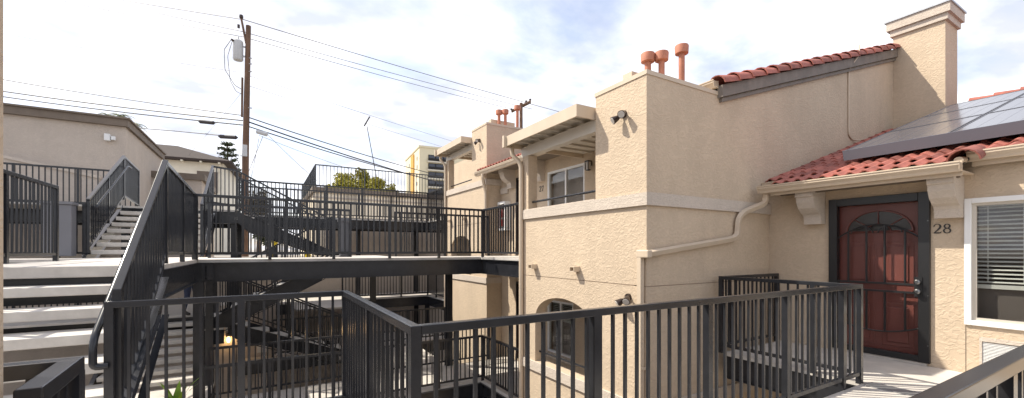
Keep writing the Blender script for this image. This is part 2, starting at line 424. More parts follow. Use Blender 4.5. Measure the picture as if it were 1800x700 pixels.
# ------------------------------------------------------------------ apartment block (tower, balcony, arched porch)
def arch_fill(y0, y1, zs, zt, ztop, x0, x1):
    """spandrel over an arched opening, spring zs, crown zt, up to ztop (plane x)"""
    cy = (y0 + y1) / 2; hw = (y1 - y0) / 2; n = 18
    poly = [(y0, zs)]
    for i in range(1, n):
        th = math.pi * (1 - i / n)
        poly.append((cy + hw * math.cos(th), zs + (zt - zs) * math.sin(th) ** .9))
    poly += [(y1, zs), (y1, ztop), (y0, ztop)]
    return MB().prism(poly, 'x', x0, x1)

def slider(bld, x, y0, y1, z0, z1, name='window', meet=None):
    """white sliding window set into wall plane x (facing -x): window > frame pieces, panes, blind slats"""
    w = MB(); fw = .045
    w.box(x - .025, x + .05, y0, y0 + fw, z0, z1); w.box(x - .025, x + .05, y1 - fw, y1, z0, z1)
    w.box(x - .025, x + .05, y0 + fw, y1 - fw, z0, z0 + fw); w.box(x - .025, x + .05, y0 + fw, y1 - fw, z1 - fw, z1)
    W = part(name, w, 'frame_white', bld)
    ym = meet if meet else (y0 + y1) / 2
    part('meeting_stile', MB().box(x - .012, x + .04, ym - .022, ym + .022, z0 + fw, z1 - fw), 'frame_white', W)
    part('pane', MB().box(x + .015, x + .021, y0 + fw, ym - .022, z0 + fw, z1 - fw), 'glass', W)
    part('pane', MB().box(x + .015, x + .021, ym + .022, y1 - fw, z0 + fw, z1 - fw), 'glass', W)
    return W

def blinds(W, x, y0, y1, ztop, zbot, n):
    sl = unit('blind_slat', MB().add([(-.012, 0, -.008), (.012, 0, .008), (.012, 1, .008), (-.012, 1, -.008), (-.012, 0, -.010), (.012, 0, .006), (.012, 1, .006), (-.012, 1, -.010)],
              [(0,1,2,3),(4,7,6,5),(0,4,5,1),(1,5,6,2),(2,6,7,3),(3,7,4,0)]), 'blind')
    for k in range(n):
        z = ztop - (ztop - zbot) * k / (n - 1)
        inst('blind_slat', sl, W, (x, y0, z), (0, 0, 0), (1, y1 - y0, 1))
    part('bottom_bar', MB().box(x - .015, x + .015, y0, y1, zbot - .075, zbot - .03), 'blind', W)
    part('headrail', MB().box(x - .02, x + .02, y0, y1, ztop + .02, ztop + .06), 'blind', W)

def floodlight(label, x, y, z, s=1.0):
    """twin-bullet security light on a wall facing -x"""
    t = thing('floodlight', label, 'floodlight', (x, y, z), 'twin floodlights on the block walls')
    part('base_plate', MB().tube([(x + .004, y, z), (x - .03 * s, y, z)], [.06 * s, .055 * s], 16), 'bronze', t, smooth=True)
    for sy, dz in ((1, -.02), (-1, .03)):
        d = Vector((-.75, .38 * sy, -.50)).normalized()
        a = Vector((x - .03 * s, y + .03 * sy * s, z + dz * s)); b_ = a + d * .04 * s
        part('arm', MB().tube([a, a + d * .03 * s, b_ + d * .01 * s], .014 * s, 8), 'bronze', t, smooth=True)
        h = part('lamp_head', MB().tube([b_, b_ + d * .025 * s, b_ + d * .06 * s, b_ + d * .12 * s], [.025 * s, .04 * s, .05 * s, .062 * s], 14, caps=True), 'bronze', t, smooth=True)
        part('lens', MB().tube([b_ + d * .119 * s, b_ + d * .126 * s], [.052 * s, .05 * s], 14), 'lens', h)
    return t

def square_spout(bld, pts, r, material='gutter'):
    return part('downspout', MB().tube(pts, r * 1.3, 4, True, math.pi / 4), material, bld, bevel=.006)

def pipe(bld, pts, r=.042, name='downspout', n=10, material='gutter'):
    return part(name, MB().tube(pts, r, n), material, bld, smooth=True)

def smooth_path(pts, k=4):
    """rounded corners"""
    out = [Vector(pts[0])]
    for i in range(1, len(pts) - 1):
        a, b_, c = Vector(pts[i - 1]), Vector(pts[i]), Vector(pts[i + 1])
        r = min(.09, (b_ - a).length * .45, (c - b_).length * .45)
        p = b_ + (a - b_).normalized() * r; q = b_ + (c - b_).normalized() * r
        for j in range(k + 1):
            t = j / k; out.append(p * (1 - t) ** 2 + b_ * 2 * t * (1 - t) + q * t * t)
    out.append(Vector(pts[-1])); return out

def gutter_y(bld, x, y0, y1, ztop, label=None):
    """K-style gutter running along y, open top, front toward -x"""
    pr_ = [(0, 0), (0, -.105), (-.075, -.105), (-.085, -.075), (-.115, -.04), (-.115, -.018), (-.125, -.014), (-.125, 0), (-.112, 0), (-.106, -.035), (-.072, -.078), (-.068, -.096), (-.010, -.096), (-.010, 0)]
    mb = MB().prism([(x + p[0], ztop + p[1]) for p in pr_], 'y', y0, y1)
    mb.box(x - .11, x - .005, y0 + .002, y0 + .006, ztop - .09, ztop - .01)
    mb.box(x - .11, x - .005, y1 - .006, y1 - .002, ztop - .09, ztop - .01)
    return part('gutter', mb, 'gutter', bld)

def corbel(bld, x, y0, y1, zt, h=.47, d=.38):
    pr_ = [(0, 0), (-d, 0), (-d, -.09), (-d + .03, -.105), (-d + .04, -.17), (-d + .09, -.25), (-d + .17, -.31), (-d + .23, -.335), (-d + .25, -.37), (-d + .26, -h), (0, -h)]
    return part('corbel', MB().prism([(x + p[0], zt + p[1]) for p in pr_], 'y', y0, y1), 'trim', bld)

def block(label, ox, oy, oz, gable, roof_bits=True):
    bld = thing('apartment_block', label, 'building', (4.12 + ox, 3.68 + oy, G))
    X = lambda v: v + ox
    Y = lambda v: v + oy
    Z = lambda v: v + oz
    xa, xb, ya, yb = X(4.12), X(5.65), Y(3.68), Y(6.62)
    # south wall with the gable rising behind the tower
    ptop = Z(2.20)
    jz = Z(-.46)
    if gable:
        up = [(xa, jz + .006), (X(12.6), jz + .006), (X(12.6), Z(2.30 + GAB * 6.95)), (xb, Z(2.30)), (xb, ptop), (xa, ptop)]
        lo = [(xa, G), (X(12.6), G), (X(12.6), jz - .006), (xa, jz - .006)]
    else:
        up = [(xa, jz + .006), (X(9.5), jz + .006), (X(9.5), Z(2.3)), (xb, Z(2.3)), (xb, ptop), (xa, ptop)]
        lo = [(xa, G), (X(9.5), G), (X(9.5), jz - .006), (xa, jz - .006)]
    part('wall', MB().prism(up, 'y', ya, ya + .2), 'stucco', bld)
    part('wall', MB().prism(lo, 'y', ya, ya + .2), 'stucco', bld)
    part('control_joint', MB().box(xa + .004, up[1][0] - .01, ya + .006, ya + .15, jz - .006, jz + .006), 'joint', bld)
    # tower west wall + low balcony wall with the arched opening below
    y2, hy0, hy1 = Y(4.62), Y(4.67), Y(6.19)
    part('wall', MB().prism([(ya + .2, Z(.72)), (y2, Z(.72)), (y2, ptop), (ya + .2, ptop)], 'x', xa, xa + .2), 'stucco', bld)
    part('wall', MB().box(xa, xa + .2, ya + .2, yb, jz + .006, Z(.72)), 'stucco', bld)
    part('control_joint', MB().box(xa + .006, xa + .15, ya + .21, yb - .01, jz - .006, jz + .006), 'joint', bld)
    part('wall', wall_holes('x', xa, xa + .2, ya + .2, yb, G, jz - .006, [(hy0, hy1, Z(-1.96), Z(-.72))]), 'stucco', bld)
    part('arch_spandrel', arch_fill(hy0, hy1, Z(-1.22), Z(-.78), Z(-.72), xa, xa + .2), 'stucco', bld)
    # tower back and north walls
    part('wall', MB().prism([(y2 - .002, Z(.72)), (y2 - .002, ptop), (y2 - .15, ptop), (y2 - .15, Z(.72))], 'x', xa + .2, xb), 'stucco', bld)
    part('wall', MB().box(xb - .15, xb, ya + .2, y2 - .15, Z(.9), ptop), 'stucco', bld)
    part('tower_roof', MB().box(xa + .2, xb - .15, ya + .2, y2 - .15, Z(2.0), Z(2.04)), 'alum', bld)
    # parapet cap
    cp = MB(); o = .012
    cp.box(xa - o, xb + o, ya - o, ya + .21, ptop, ptop + .055); cp.box(xa - o, xa + .21, ya + .21, y2 + o, ptop, ptop + .055)
    cp.box(xa + .21, xb + o, y2 - .16, y2 + o, ptop, ptop + .055); cp.box(xb - .16, xb + o, ya + .21, y2 - .16, ptop, ptop + .055)
    part('parapet_cap', cp, 'cap', bld)
    # belt course
    for zz in (Z(.56), Z(.56 - 2.68)):
        bd = MB(); xe = X(6.885) if gable else X(6.5)
        bd.box(xa - .035, xe, ya - .035, ya - .001, zz, zz + .16)
        bd.box(xa - .035, xa - .001, ya - .001, yb + .03, zz, zz + .16)
        part('belt_course', bd, 'trim', bld)
    part('balcony_wall_cap', MB().box(xa - .02, xa + .22, y2 + .002, yb + .02, Z(.722), Z(.735)), 'trim', bld)
    # balcony post, front beam, patio cover
    part('balcony_post', MB().box(xa + .005, xa + .195, yb - .2, yb - .005, Z(.735), Z(1.72)), 'stucco', bld)
    part('cover_beam', MB().box(xa + .03, xa + .17, y2 + .005, yb + .08, Z(1.722), Z(1.90)), 'alum', bld)
    cv = thing_part_cover(bld, X, Y, Z)
    # inner porch wall with door and windows (two storeys)
    holes = []
    for dz in (0, -2.68):
        holes += [(Y(7.03 if dz else 6.67), Y(7.98), Z(.35 + dz), Z(1.79 + dz - (.25 if dz else 0))), (Y(8.42), Y(9.36), Z(Z1 + dz) + .03, Z(1.86 + dz))]
    if gable:
        part('wall', wall_holes('x', xb, xb + .18, ya + .2, Y(10.17), G, Z(2.30), holes), 'stucco', bld)
        part('room_backing', MB().box(xb + .9, xb + .95, ya + .25, Y(10.1), G, Z(2.2)), 'interior', bld)
    else:
        part('wall', MB().box(xb, xb + .18, ya + .2, Y(9.6), G, Z(2.3)), 'stucco', bld)
    for dz in (0, -2.68):
        part('porch_floor', MB().box(xa + .2, xb, ya + .2, yb - .01, Z(Z1 + dz) - .12, Z(Z1 + dz)), 'concrete', bld)
    part('porch_ceiling', MB().box(xa + .2, xb, ya + .2, yb - .02, Z(-.42), Z(-.40)), 'stucco', bld)
    if gable:
        for dz in (0, -2.68):
            W = slider(bld, xb + .03, Y(7.03 if dz else 6.67), Y(7.98), Z(.35 + dz), Z(1.79 + dz - (.25 if dz else 0)))
            if dz: blinds(W, xb + .12, Y(7.08), Y(7.92), Z(1.70 + dz - .25), Z(1.15 + dz), 8)
            part('curtain', MB().box(xb + .16, xb + .165, Y(7.05 if dz else 6.69), Y(7.96), Z(.36 + dz), Z((1.15 if dz else 1.78) + dz)), 'screen', W)
            part('sill', MB().box(xb - .09, xb - .001, Y(6.98 if dz else 6.62), Y(8.03), Z(.25 + dz), Z(.34 + dz)), 'trim', bld)
            dm = MB().box(xb + .06, xb + .10, Y(8.46), Y(9.32), Z(Z1 + dz) + .03, Z(1.83 + dz))
            D = part('door', dm, 'door_red', bld)
            f = MB(); f.box(xb - .02, xb + .055, Y(8.42), Y(8.47), Z(Z1 + dz) + .03, Z(1.86 + dz)); f.box(xb - .02, xb + .055, Y(9.31), Y(9.36), Z(Z1 + dz) + .03, Z(1.86 + dz)); f.box(xb - .02, xb + .055, Y(8.47), Y(9.31), Z(1.81 + dz), Z(1.86 + dz))
            part('security_frame', f, 'black', D)
            for k in range(1, 5):
                y = Y(8.47 + .168 * k); part('bar', MB().box(xb + .0, xb + .016, y - .008, y + .008, Z(Z1 + dz) + .03, Z(1.81 + dz)), 'black', D)
    # guard bar above the balcony wall, porch bar in the arch below
    part('guard_bar', MB().tube([(xa + .1, y2 + .0, Z(.87)), (xa + .1, yb - .2, Z(.87))], .02, 8), 'steel', bld)
    part('guard_bar', MB().tube([(xa + .1, hy0, Z(-1.80)), (xa + .1, hy1, Z(-1.80))], .02, 8), 'steel', bld)
    # scuppers
    for sy in (5.02, 6.18):
        s_ = wall_holes('x', xa - .12, xa - .001, Y(sy) - .055, Y(sy) + .055, Z(-.33), Z(-.25), [(Y(sy) - .042, Y(sy) + .042, Z(-.317), Z(-.263))])
        sc = part('scupper', s_, 'gutter', bld)
    # downspouts: from the patio cover, and the corner one on the south-west edge
    pipe(bld, smooth_path([(xa - .16, yb + .10, Z(1.90)), (xa - .16, yb + .10, Z(1.76)), (xa - .045, yb - .03, Z(1.58)), (xa - .045, yb - .03, G)]))
    # terracotta vents and the little chase behind them
    for vx, vy, zt, r in ((4.84, 4.30, 2.87, .046), (4.98, 4.17, 2.87, .044), (5.36, 4.12, 3.04, .044)):
        v = MB().cyl(X(vx), Y(vy), Z(2.04), Z(zt - .10), r, None, 16)
        vo = part('roof_vent', v, 'vent', bld, smooth=True)
        cpv = MB().tube([(X(vx), Y(vy), Z(zt - .125)), (X(vx), Y(vy), Z(zt - .12)), (X(vx), Y(vy), Z(zt - .015)), (X(vx), Y(vy), Z(zt))], [r + .03, r + .05, r + .056, r + .05], 18)
        part('vent_cap', cpv, 'vent', vo, smooth=True)
    part('roof_hatch', MB().box(X(4.64), X(5.45), Y(4.42), Y(4.60), Z(2.04), Z(2.62)), 'cap', bld)
    return bld

def thing_part_cover(bld, X, Y, Z):
    x0, x1, y0, y1 = X(3.79), X(5.648), Y(4.645), Y(6.74)
    mb = MB()
    mb.box(x0, x0 + .03, y0, y1, Z(1.885), Z(2.06)); mb.box(x0 + .03, x1, y0, y0 + .03, Z(1.885), Z(2.06)); mb.box(x0 + .03, x1, y1 - .03, y1, Z(1.885), Z(2.06))
    cv = part('patio_cover', mb, 'gutter', bld)
    n = 7
    pan = MB().box(x0 + .03, x1, y0 + .03, y1 - .03, Z(1.965), Z(1.985))
    part('roof_pan', pan, 'alum', cv)
    for k in range(1, n):
        y = y0 + (y1 - y0) * k / n
        part('pan_rib', MB().box(x0 + .03, x1, y - .02, y + .02, Z(1.93), Z(1.966)), 'alum', cv)
    part('end_gutter', MB().box(x0 - .05, x0 - .001, y1 - .10, y1 - .04, Z(1.86), Z(2.075)), 'gutter', cv)
    return cv

A = block('beige stucco block with tall gable wall and open balcony of number 27', 0, 0, 0, True)
Bk = block('farther smaller-looking stucco block with balcony behind the steel walkway', 1.08, 6.5, 1.21, False)

# --- details of block A: roof edge, gable tiles, chimney, downspout run
def barrel(r0, r1, L, n=8, th=.014):
    """half-round tapered tile along +x, open below"""
    mb = MB(); ring = []
    for x, r in ((0, r0), (L, r1)):
        for rr in (r, r - th):
            for k in range(n + 1):
                a = math.pi * k / n
                mb.v.append((x, -rr * math.cos(a) , rr * math.sin(a)))
    m_ = n + 1
    for k in range(n):
        mb.f += [(k, k + 1, 2 * m_ + k + 1, 2 * m_ + k), (m_ + k, 3 * m_ + k, 3 * m_ + k + 1, m_ + k + 1),
                 (k, m_ + k, m_ + k + 1, k + 1), (2 * m_ + k, 2 * m_ + k + 1, 3 * m_ + k + 1, 3 * m_ + k)]
    mb.f += [(0, 2 * m_, 3 * m_, m_), (n, m_ + n, 3 * m_ + n, 2 * m_ + n)]
    return mb
BARREL = unit('tile', barrel(.135, .108, .44), 'tile', True)
def s_tile(w, L, n=10, h=.043, th=.016, waves=2):
    mb = MB()
    for x in (0, L):
        for dz in (0, -th):
            for k in range(n + 1):
                t = k / n; mb.v.append((x, w * t, h * math.sin(waves * math.pi * t) ** 2 + dz))
    m_ = n + 1
    for k in range(n):
        mb.f += [(k, k + 1, 2 * m_ + k + 1, 2 * m_ + k), (m_ + k, 3 * m_ + k, 3 * m_ + k + 1, m_ + k + 1), (k, m_ + k, m_ + k + 1, k + 1), (2 * m_ + k, 2 * m_ + k + 1, 3 * m_ + k + 1, 3 * m_ + k)]
    mb.f += [(0, 2 * m_, 3 * m_, m_), (n, m_ + n, 3 * m_ + n, 2 * m_ + n)]
    return mb
STILE = unit('tile', s_tile(.30, .42), 'tile', True)
rng = random.Random(4)
sl = math.atan(GAB)
def zA(x): return 2.38 + GAB * (x - 5.6)
roofA = part('roof', MB().prism([(5.56, zA(5.56) - .05), (12.6, zA(12.6) - .05), (12.6, zA(12.6) - .09), (5.56, zA(5.56) - .09)], 'y', 3.70, 6.76).prism([(5.10, zA(5.1) - .05), (12.6, zA(12.6) - .05), (12.6, zA(12.6) - .09), (5.10, zA(5.1) - .09)], 'y', 6.76, 10.15), 'underlay', A)
part('soffit', MB().box(5.12, 5.65, 6.77, 10.15, 2.08, 2.10), 'brown', A)
part('bargeboard', MB().prism([(5.56, 2.155), (12.0, 2.155 + GAB * 6.44), (12.0, 2.155 + GAB * 6.44 + .17), (5.56, 2.325)], 'y', 3.60, 3.679), 'bargeboard', A)
part('bargeboard_fillet', MB().prism([(5.60, 2.10), (11.9, 2.10 + GAB * 6.3), (11.9, 2.10 + GAB * 6.3 + .052), (5.60, 2.152)], 'y', 3.635, 3.679), 'bargeboard', A)
k = 0; x = 5.52
while x < 11.72:
    inst('tile', BARREL, roofA, (x, 3.665 + rng.uniform(-.008, .008), zA(x) - .02 + rng.uniform(-.006, .006)), (rng.uniform(-.04, .04), -sl + .045, rng.uniform(-.03, .03)))
    x += .352; k += 1
for x_, ys in ((5.02, (6.80, 10.4)), (5.36, (6.80, 10.1)), (5.70, (6.8, 10.0))):
    y = ys[0]
    while y < ys[1] - .2:
        inst('tile', STILE, roofA, (x_, y, zA(x_) - .03), (0, -sl + .05, rng.uniform(-.01, .01))); y += .302
for x_ in (5.52, 5.86, 6.2):
    for y in (3.83, 4.13, 4.43): inst('tile', STILE, roofA, (x_, y, zA(x_) - .035), (0, -sl + .05, 0))
gutter_y(A, 5.56, 3.66, 6.74, 2.40)
gutter_y(A, 5.07, 6.77, 10.45, 2.115)
pipe(A, smooth_path([(5.01, 10.05, 2.02), (5.01, 10.05, 1.92), (5.10, 10.12, 1.7), (5.135, 10.12, 1.55), (5.135, 10.12, -.15)]))
corbel(A, 5.65, 9.42, 9.64, 2.08); corbel(A, 5.65, 8.08, 8.30, 2.08)
# belt return at unit 27 entry
part('belt_course', MB().box(5.60, 5.648, 9.75, 10.15, 1.52, 1.68), 'trim', A)
# chimney at the top of the gable
ch = MB(); ch.box(11.78, 12.52, 2.865, 3.679, 1.9, 4.62)
chim = part('chimney', ch, 'stucco', A)
cc = MB(); cc.box(11.735, 12.565, 2.82, 3.72, 4.62, 4.75); cc.box(11.69, 12.61, 2.775, 3.77, 4.75, 4.93)
part('chimney_crown', cc, 'trim', chim)
part('chimney_flashing', MB().box(11.665, 12.635, 2.75, 3.80, 4.93, 4.965), 'galv', chim)
# gutter downspout that crosses the shaded south wall to the corner
square_spout(A, smooth_path([(6.47, 3.50, .86), (6.47, 3.50, .70), (6.10, 3.615, .56), (5.97, 3.62, .46), (5.95, 3.625, .20), (5.8, 3.628, .155), (4.10, 3.628, -.045)], 2), .036)
square_spout(A, [(4.072, 3.735, G), (4.072, 3.735, -.03)], .036)
part('spout_elbow', MB().box(4.035, 4.118, 3.585, 3.78, -.10, .0), 'gutter', A, bevel=.015)
for z in (-1.5,): part('pipe_strap', MB().box(4.055, 4.118, 3.69, 3.79, z, z + .03), 'gutter', A)
# cable on the gable wall
pipe(A, smooth_path([(9.9, 3.60, 3.95), (9.75, 3.55, 3.70), (9.62, 3.665, 3.45), (9.62, 3.665, 2.20), (9.78, 3.665, 2.12), (9.95, 3.6, 2.12)]), .014, 'cable', 6)
# siphon jet of light: lantern beside the window of number 27
ln = thing('wall_lantern', 'black lantern beside the balcony window of number 27', 'lantern', (5.64, 6.45, 1.55))
part('lantern_body', MB().prism([(5.53, 1.60), (5.59, 1.60), (5.60, 1.75), (5.52, 1.75)], 'y', 6.41, 6.49), 'lens', ln)
part('lantern_frame', MB().box(5.51, 5.61, 6.40, 6.50, 1.75, 1.775).box(5.53, 5.59, 6.41, 6.49, 1.58, 1.599).box(5.61, 5.648, 6.43, 6.47, 1.68, 1.76)
     .box(5.512, 5.524, 6.398, 6.412, 1.60, 1.75).box(5.512, 5.524, 6.488, 6.502, 1.60, 1.75), 'black', ln)
floodlight('twin floodlight high on the tower beside the shaded gable wall', 4.118, 4.06, 1.80, .85)
floodlight('twin floodlight low on the block, peeking above the near handrail', 4.118, 3.98, -.62, .85)
floodlight('twin floodlight on the tower of the farther block', 5.198, 10.60, 3.06, .85)

# digits ------------------------------------------------------------
def stroke(mb, pts, wid, x, y0, z0, s, d=.008):
    """flat variable-width stroke on plane x facing -x; glyph u to the right = -y"""
    n = len(pts); L = []; R_ = []
    for i in range(n):
        a = Vector(pts[max(0, i - 1)]); b_ = Vector(pts[min(n - 1, i + 1)]); t = (b_ - a).normalized(); nn = Vector((-t.y, t.x)); w = wid[i] / 2
        p = Vector(pts[i]); L.append(p + nn * w); R_.append(p - nn * w)
    base = len(mb.v)
    for xx in (x, x - d):
        for q in L + R_: mb.v.append((xx, y0 - q.x * s, z0 + q.y * s))
    for i in range(n - 1):
        mb.f += [(base + i, base + i + 1, base + n + i + 1, base + n + i), (base + 2*n + i, base + 3*n + i, base + 3*n + i + 1, base + 2*n + i + 1),
                 (base + i, base + 2*n + i, base + 2*n + i + 1, base + i + 1), (base + n + i, base + n + i + 1, base + 3*n + i + 1, base + 3*n + i)]
    mb.f += [(base, base + n, base + 3*n, base + 2*n), (base + n - 1, base + 3*n - 1, base + 4*n - 1, base + 2*n - 1)]
def g_two(mb, x, y, z, s):
    p = [(.02, .74), (.08, .88), (.22, .98), (.38, .98), (.50, .88), (.53, .72), (.47, .56), (.33, .38), (.17, .20), (.05, .07)]
    stroke(mb, p, [.10, .07, .05, .07, .13, .16, .15, .11, .08, .06], x, y, z, s)
    stroke(mb, [(.02, .055), (.2, .06), (.4, .055), (.54, .075), (.60, .20)], [.07, .13, .13, .10, .03], x, y, z, s)
def g_eight(mb, x, y, z, s):
    for cy, ry, rx in ((.74, .21, .20), (.27, .24, .25)):
        p = []; w = []
        for i in range(21):
            a = 2 * math.pi * i / 20; p.append((.30 + rx * math.cos(a), cy + ry * math.sin(a))); w.append(.055 + .07 * abs(math.cos(a)))
        stroke(mb, p, w, x, y, z, s)
def g_seven(mb, x, y, z, s):
    stroke(mb, [(.04, .72), (.07, .86), (.12, .92), (.35, .92), (.56, .95)], [.03, .07, .11, .12, .10], x, y, z, s)
    stroke(mb, [(.55, .93), (.42, .62), (.31, .35), (.26, .0)], [.05, .08, .12, .14], x, y, z, s)
nb = thing('house_number', 'dark metal numerals 28 on the wall between red door and blinds window', 'number', (6.888, 1.71, .20))
mb = MB(); g_two(mb, 6.888, 1.775, .195, .112); part('digit', mb, 'digit', nb)
mb = MB(); g_eight(mb, 6.888, 1.693, .195, .112); part('digit', mb, 'digit', nb)
nb = thing('house_number', 'small dark numerals 27 beside the balcony window', 'number', (5.648, 8.2, 1.38))
mb = MB(); g_two(mb, 5.648, 8.30, 1.38, .13); part('digit', mb, 'digit', nb)
mb = MB(); g_seven(mb, 5.648, 8.20, 1.38, .13); part('digit', mb, 'digit', nb)

# ------------------------------------------------------------------ unit 28 house: wall, door, window, tile roof
U = thing('apartment_house', 'beige stucco unit number 28 with red door and tiled roof', 'building', (6.89, 1.0, G))
XW = 6.89
part('wall', wall_holes('x', XW, XW + .2, -4.0, 3.679, G, 1.045, [(1.845, 2.80, Z0 + .02, .655), (.10, 1.517, -.848, .581), (.55, 1.40, -1.30, -.97)]), 'stucco', U)
part('room_backing', MB().box(XW + 1.2, XW + 1.25, -3.9, 3.6, G, .9).box(XW + .25, XW + 1.2, 1.60, 1.63, Z0, .9), 'interior', U)
part('door_threshold', MB().box(XW - .03, XW + .2, 1.83, 2.815, Z0 + .002, Z0 + .035), 'concrete', U)
part('wall_joint', MB().box(XW - .002, XW + .01, 1.505, 1.512, Z0, -.86), 'brown', U)
# panel door
D = part('door', MB().box(XW + .07, XW + .115, 1.86, 2.785, Z0 + .036, .64), 'door_red', U)
for y0, y1 in ((1.97, 2.28), (2.36, 2.67)):
    for z0, z1 in ((Z0 + .17, Z0 + .72), (Z0 + .95, .10)):
        fr = MB(); w = .03
        fr.prism([(y0, z0), (y1, z0), (y1, z1), (y0, z1)], 'x', XW + .062, XW + .0695)
        pz = part('door_panel', fr, 'door_red', D, bevel=.006)
        part('panel_field', MB().box(XW + .048, XW + .0615, y0 + .05, y1 - .05, z0 + .05, z1 - .05), 'door_red', pz, bevel=.010)
# fan light
fan = []; cy = 2.32
for i in range(17):
    a = math.pi * i / 16; fan.append((cy + .34 * math.cos(a), .24 + .27 * math.sin(a)))
fl = part('fan_light', MB().prism(fan, 'x', XW + .060, XW + .0695), 'fan_glass', D)
fm = MB()
arc = [(XW + .05, cy + .345 * math.cos(math.pi * i / 20), .24 + .275 * math.sin(math.pi * i / 20)) for i in range(21)]
fm.tube(arc, .012, 6); fm.tube([(XW + .05, cy - .35, .24), (XW + .05, cy + .35, .24)], .012, 6)
fm.tube([(XW + .05, cy + .13 * math.cos(math.pi * i / 12), .24 + .10 * math.sin(math.pi * i / 12)) for i in range(13)], .006, 6)
for a in (.22, .5, .78): fm.tube([(XW + .05, cy + .13 * math.cos(math.pi * a), .24 + .10 * math.sin(math.pi * a)), (XW + .05, cy + .34 * math.cos(math.pi * a), .24 + .27 * math.sin(math.pi * a))], .006, 6)
part('fan_muntin', fm, 'door_red', fl, smooth=True)
# black security door in front
SD = thing('security_door', 'black steel security door with bars in front of the red door', 'door', (XW - .03, 2.32, Z0 + .04))
f = MB(); xs0, xs1 = XW - .045, XW + .012
f.box(xs0, xs1 + .03, 1.80, 1.905, Z0 + .036, .70); f.box(xs0, xs1 + .03, 2.745, 2.845, Z0 + .036, .70); f.box(xs0, xs1 + .03, 1.905, 2.745, .60, .70); f.box(xs0, xs1, 1.905, 2.745, Z0 + .04, Z0 + .115)
part('frame', f, 'black', SD, bevel=.004)
part('mesh_screen', MB().box(XW - .004, XW - .002, 1.905, 2.745, Z0 + .115, .60), 'mesh', SD)
def bar(pts, r=.0125): part('bar', MB().tube(pts, r, 6), 'black', SD, smooth=True)
xb_ = XW - .02
def topz(y): return .33 - .17 * ((y - 2.325) / .42) ** 2
def botz(y): return Z0 + .42 + .09 * ((y - 2.325) / .42) ** 2 - .09 + .02
for y in (2.62, 2.42, 2.23, 2.03):
    bar([(xb_, y, botz(y)), (xb_, y, -.53)]); bar([(xb_, y, -.42), (xb_, y, topz(y) if y not in (2.03,) else topz(y))])
part('lock_rail', MB().box(xb_ - .012, xb_ + .012, 1.905, 2.745, -.54, -.515).box(xb_ - .012, xb_ + .012, 1.905, 2.745, -.44, -.415), 'black', SD)
bar([(xb_, 2.325 + .42 * (i / 10 - 1), topz(2.325 + .42 * (i / 10 - 1))) for i in range(21)], .011)
bar([(xb_, 2.325 + .42 * (i / 10 - 1), botz(2.325 + .42 * (i / 10 - 1))) for i in range(21)], .011)
bar([(xb_, 2.18 + .12 * math.cos(math.pi * i / 8), .22 + .09 * math.sin(math.pi * i / 8)) for i in range(9)], .008)
bar([(xb_, 2.47 + .12 * math.cos(math.pi * i / 8), .22 + .09 * math.sin(math.pi * i / 8)) for i in range(9)], .008)
lk = part('lock_plate', MB().box(xs0 - .012, xs0 - .001, 1.865, 1.935, -.57, -.33), 'black', SD)
for z in (-.39, -.505):
    part('knob', MB().tube([(xs0 - .012, 1.90, z), (xs0 - .03, 1.90, z), (xs0 - .055, 1.90, z), (xs0 - .066, 1.90, z)], [.022, .030, .031, .018], 14), 'chrome', lk, smooth=True)
for z in (.35, -.55, -1.15): part('screw', MB().tube([(xs0 - .001, 1.815, z), (xs0 - .004, 1.815, z)], .006, 8), 'chrome', SD)
# window 28
w = MB(); fw = .055; x = XW - .03; y0, y1, z0, z1 = .10, 1.517, -.848, .581
w.box(x, x + .09, y0, y0 + fw, z0, z1); w.box(x, x + .09, y1 - fw, y1, z0, z1); w.box(x, x + .09, y0 + fw, y1 - fw, z0, z0 + fw); w.box(x, x + .09, y0 + fw, y1 - fw, z1 - fw, z1)
W28 = part('window', w, 'frame_white', U, bevel=.005)
sf = MB(); x = XW + .01; a0, a1, b0, b1 = y0 + fw, y1 - fw, z0 + fw, z1 - fw
sf.box(x, x + .03, a1 - .035, a1, b0, b1); sf.box(x, x + .03, a0, a0 + .035, b0, b1); sf.box(x, x + .03, a0 + .035, a1 - .035, b0, b0 + .03); sf.box(x, x + .03, a0 + .035, a1 - .035, b1 - .03, b1)
part('screen_frame', sf, 'alum', W28)
part('pane', MB().box(XW + .045, XW + .05, a0 + .001, a1 - .001, b0 + .001, b1 - .001), 'glass', W28)
blinds(W28, XW + .13, a0, a1, .47, -.36, 19)
for y in (1.36, 1.10, .55): part('ladder_cord', MB().box(XW + .112, XW + .116, y - .003, y + .003, -.36, .5), 'blind', W28)
part('curtain', MB().box(XW + .16, XW + .165, a0, a1, b0, -.38), 'screen_dark', W28)
# wall air-conditioner louvre
lf = MB(); y0, y1, z0, z1 = .55, 1.40, -1.30, -.97
lf.box(XW - .02, XW + .03, y0, y0 + .02, z0, z1); lf.box(XW - .02, XW + .03, y1 - .02, y1, z0, z1); lf.box(XW - .02, XW + .03, y0 + .02, y1 - .02, z0, z0 + .02); lf.box(XW - .02, XW + .03, y0 + .02, y1 - .02, z1 - .045, z1)
LV = part('louvre', lf, 'trim', U)
LS = unit('louvre_slat', MB().add([(0, 0, 0), (.03, 0, .014), (.03, 1, .014), (0, 1, 0), (0, 0, -.003), (.03, 0, .011), (.03, 1, .011), (0, 1, -.003)], [(0,1,2,3),(4,7,6,5),(0,4,5,1),(1,5,6,2),(2,6,7,3),(3,7,4,0)]), 'frame_white')
for i in range(16): inst('louvre_slat', LS, LV, (XW - .012, y0 + .021, z0 + .03 + i * .0158), (0, 0, 0), (1, y1 - y0 - .042, 1))
part('louvre_back', MB().box(XW + .06, XW + .07, y0, y1, z0, z1), 'dark', LV)
corbel(U, XW, 2.90, 3.12, .838); corbel(U, XW, 1.52, 1.74, .838)
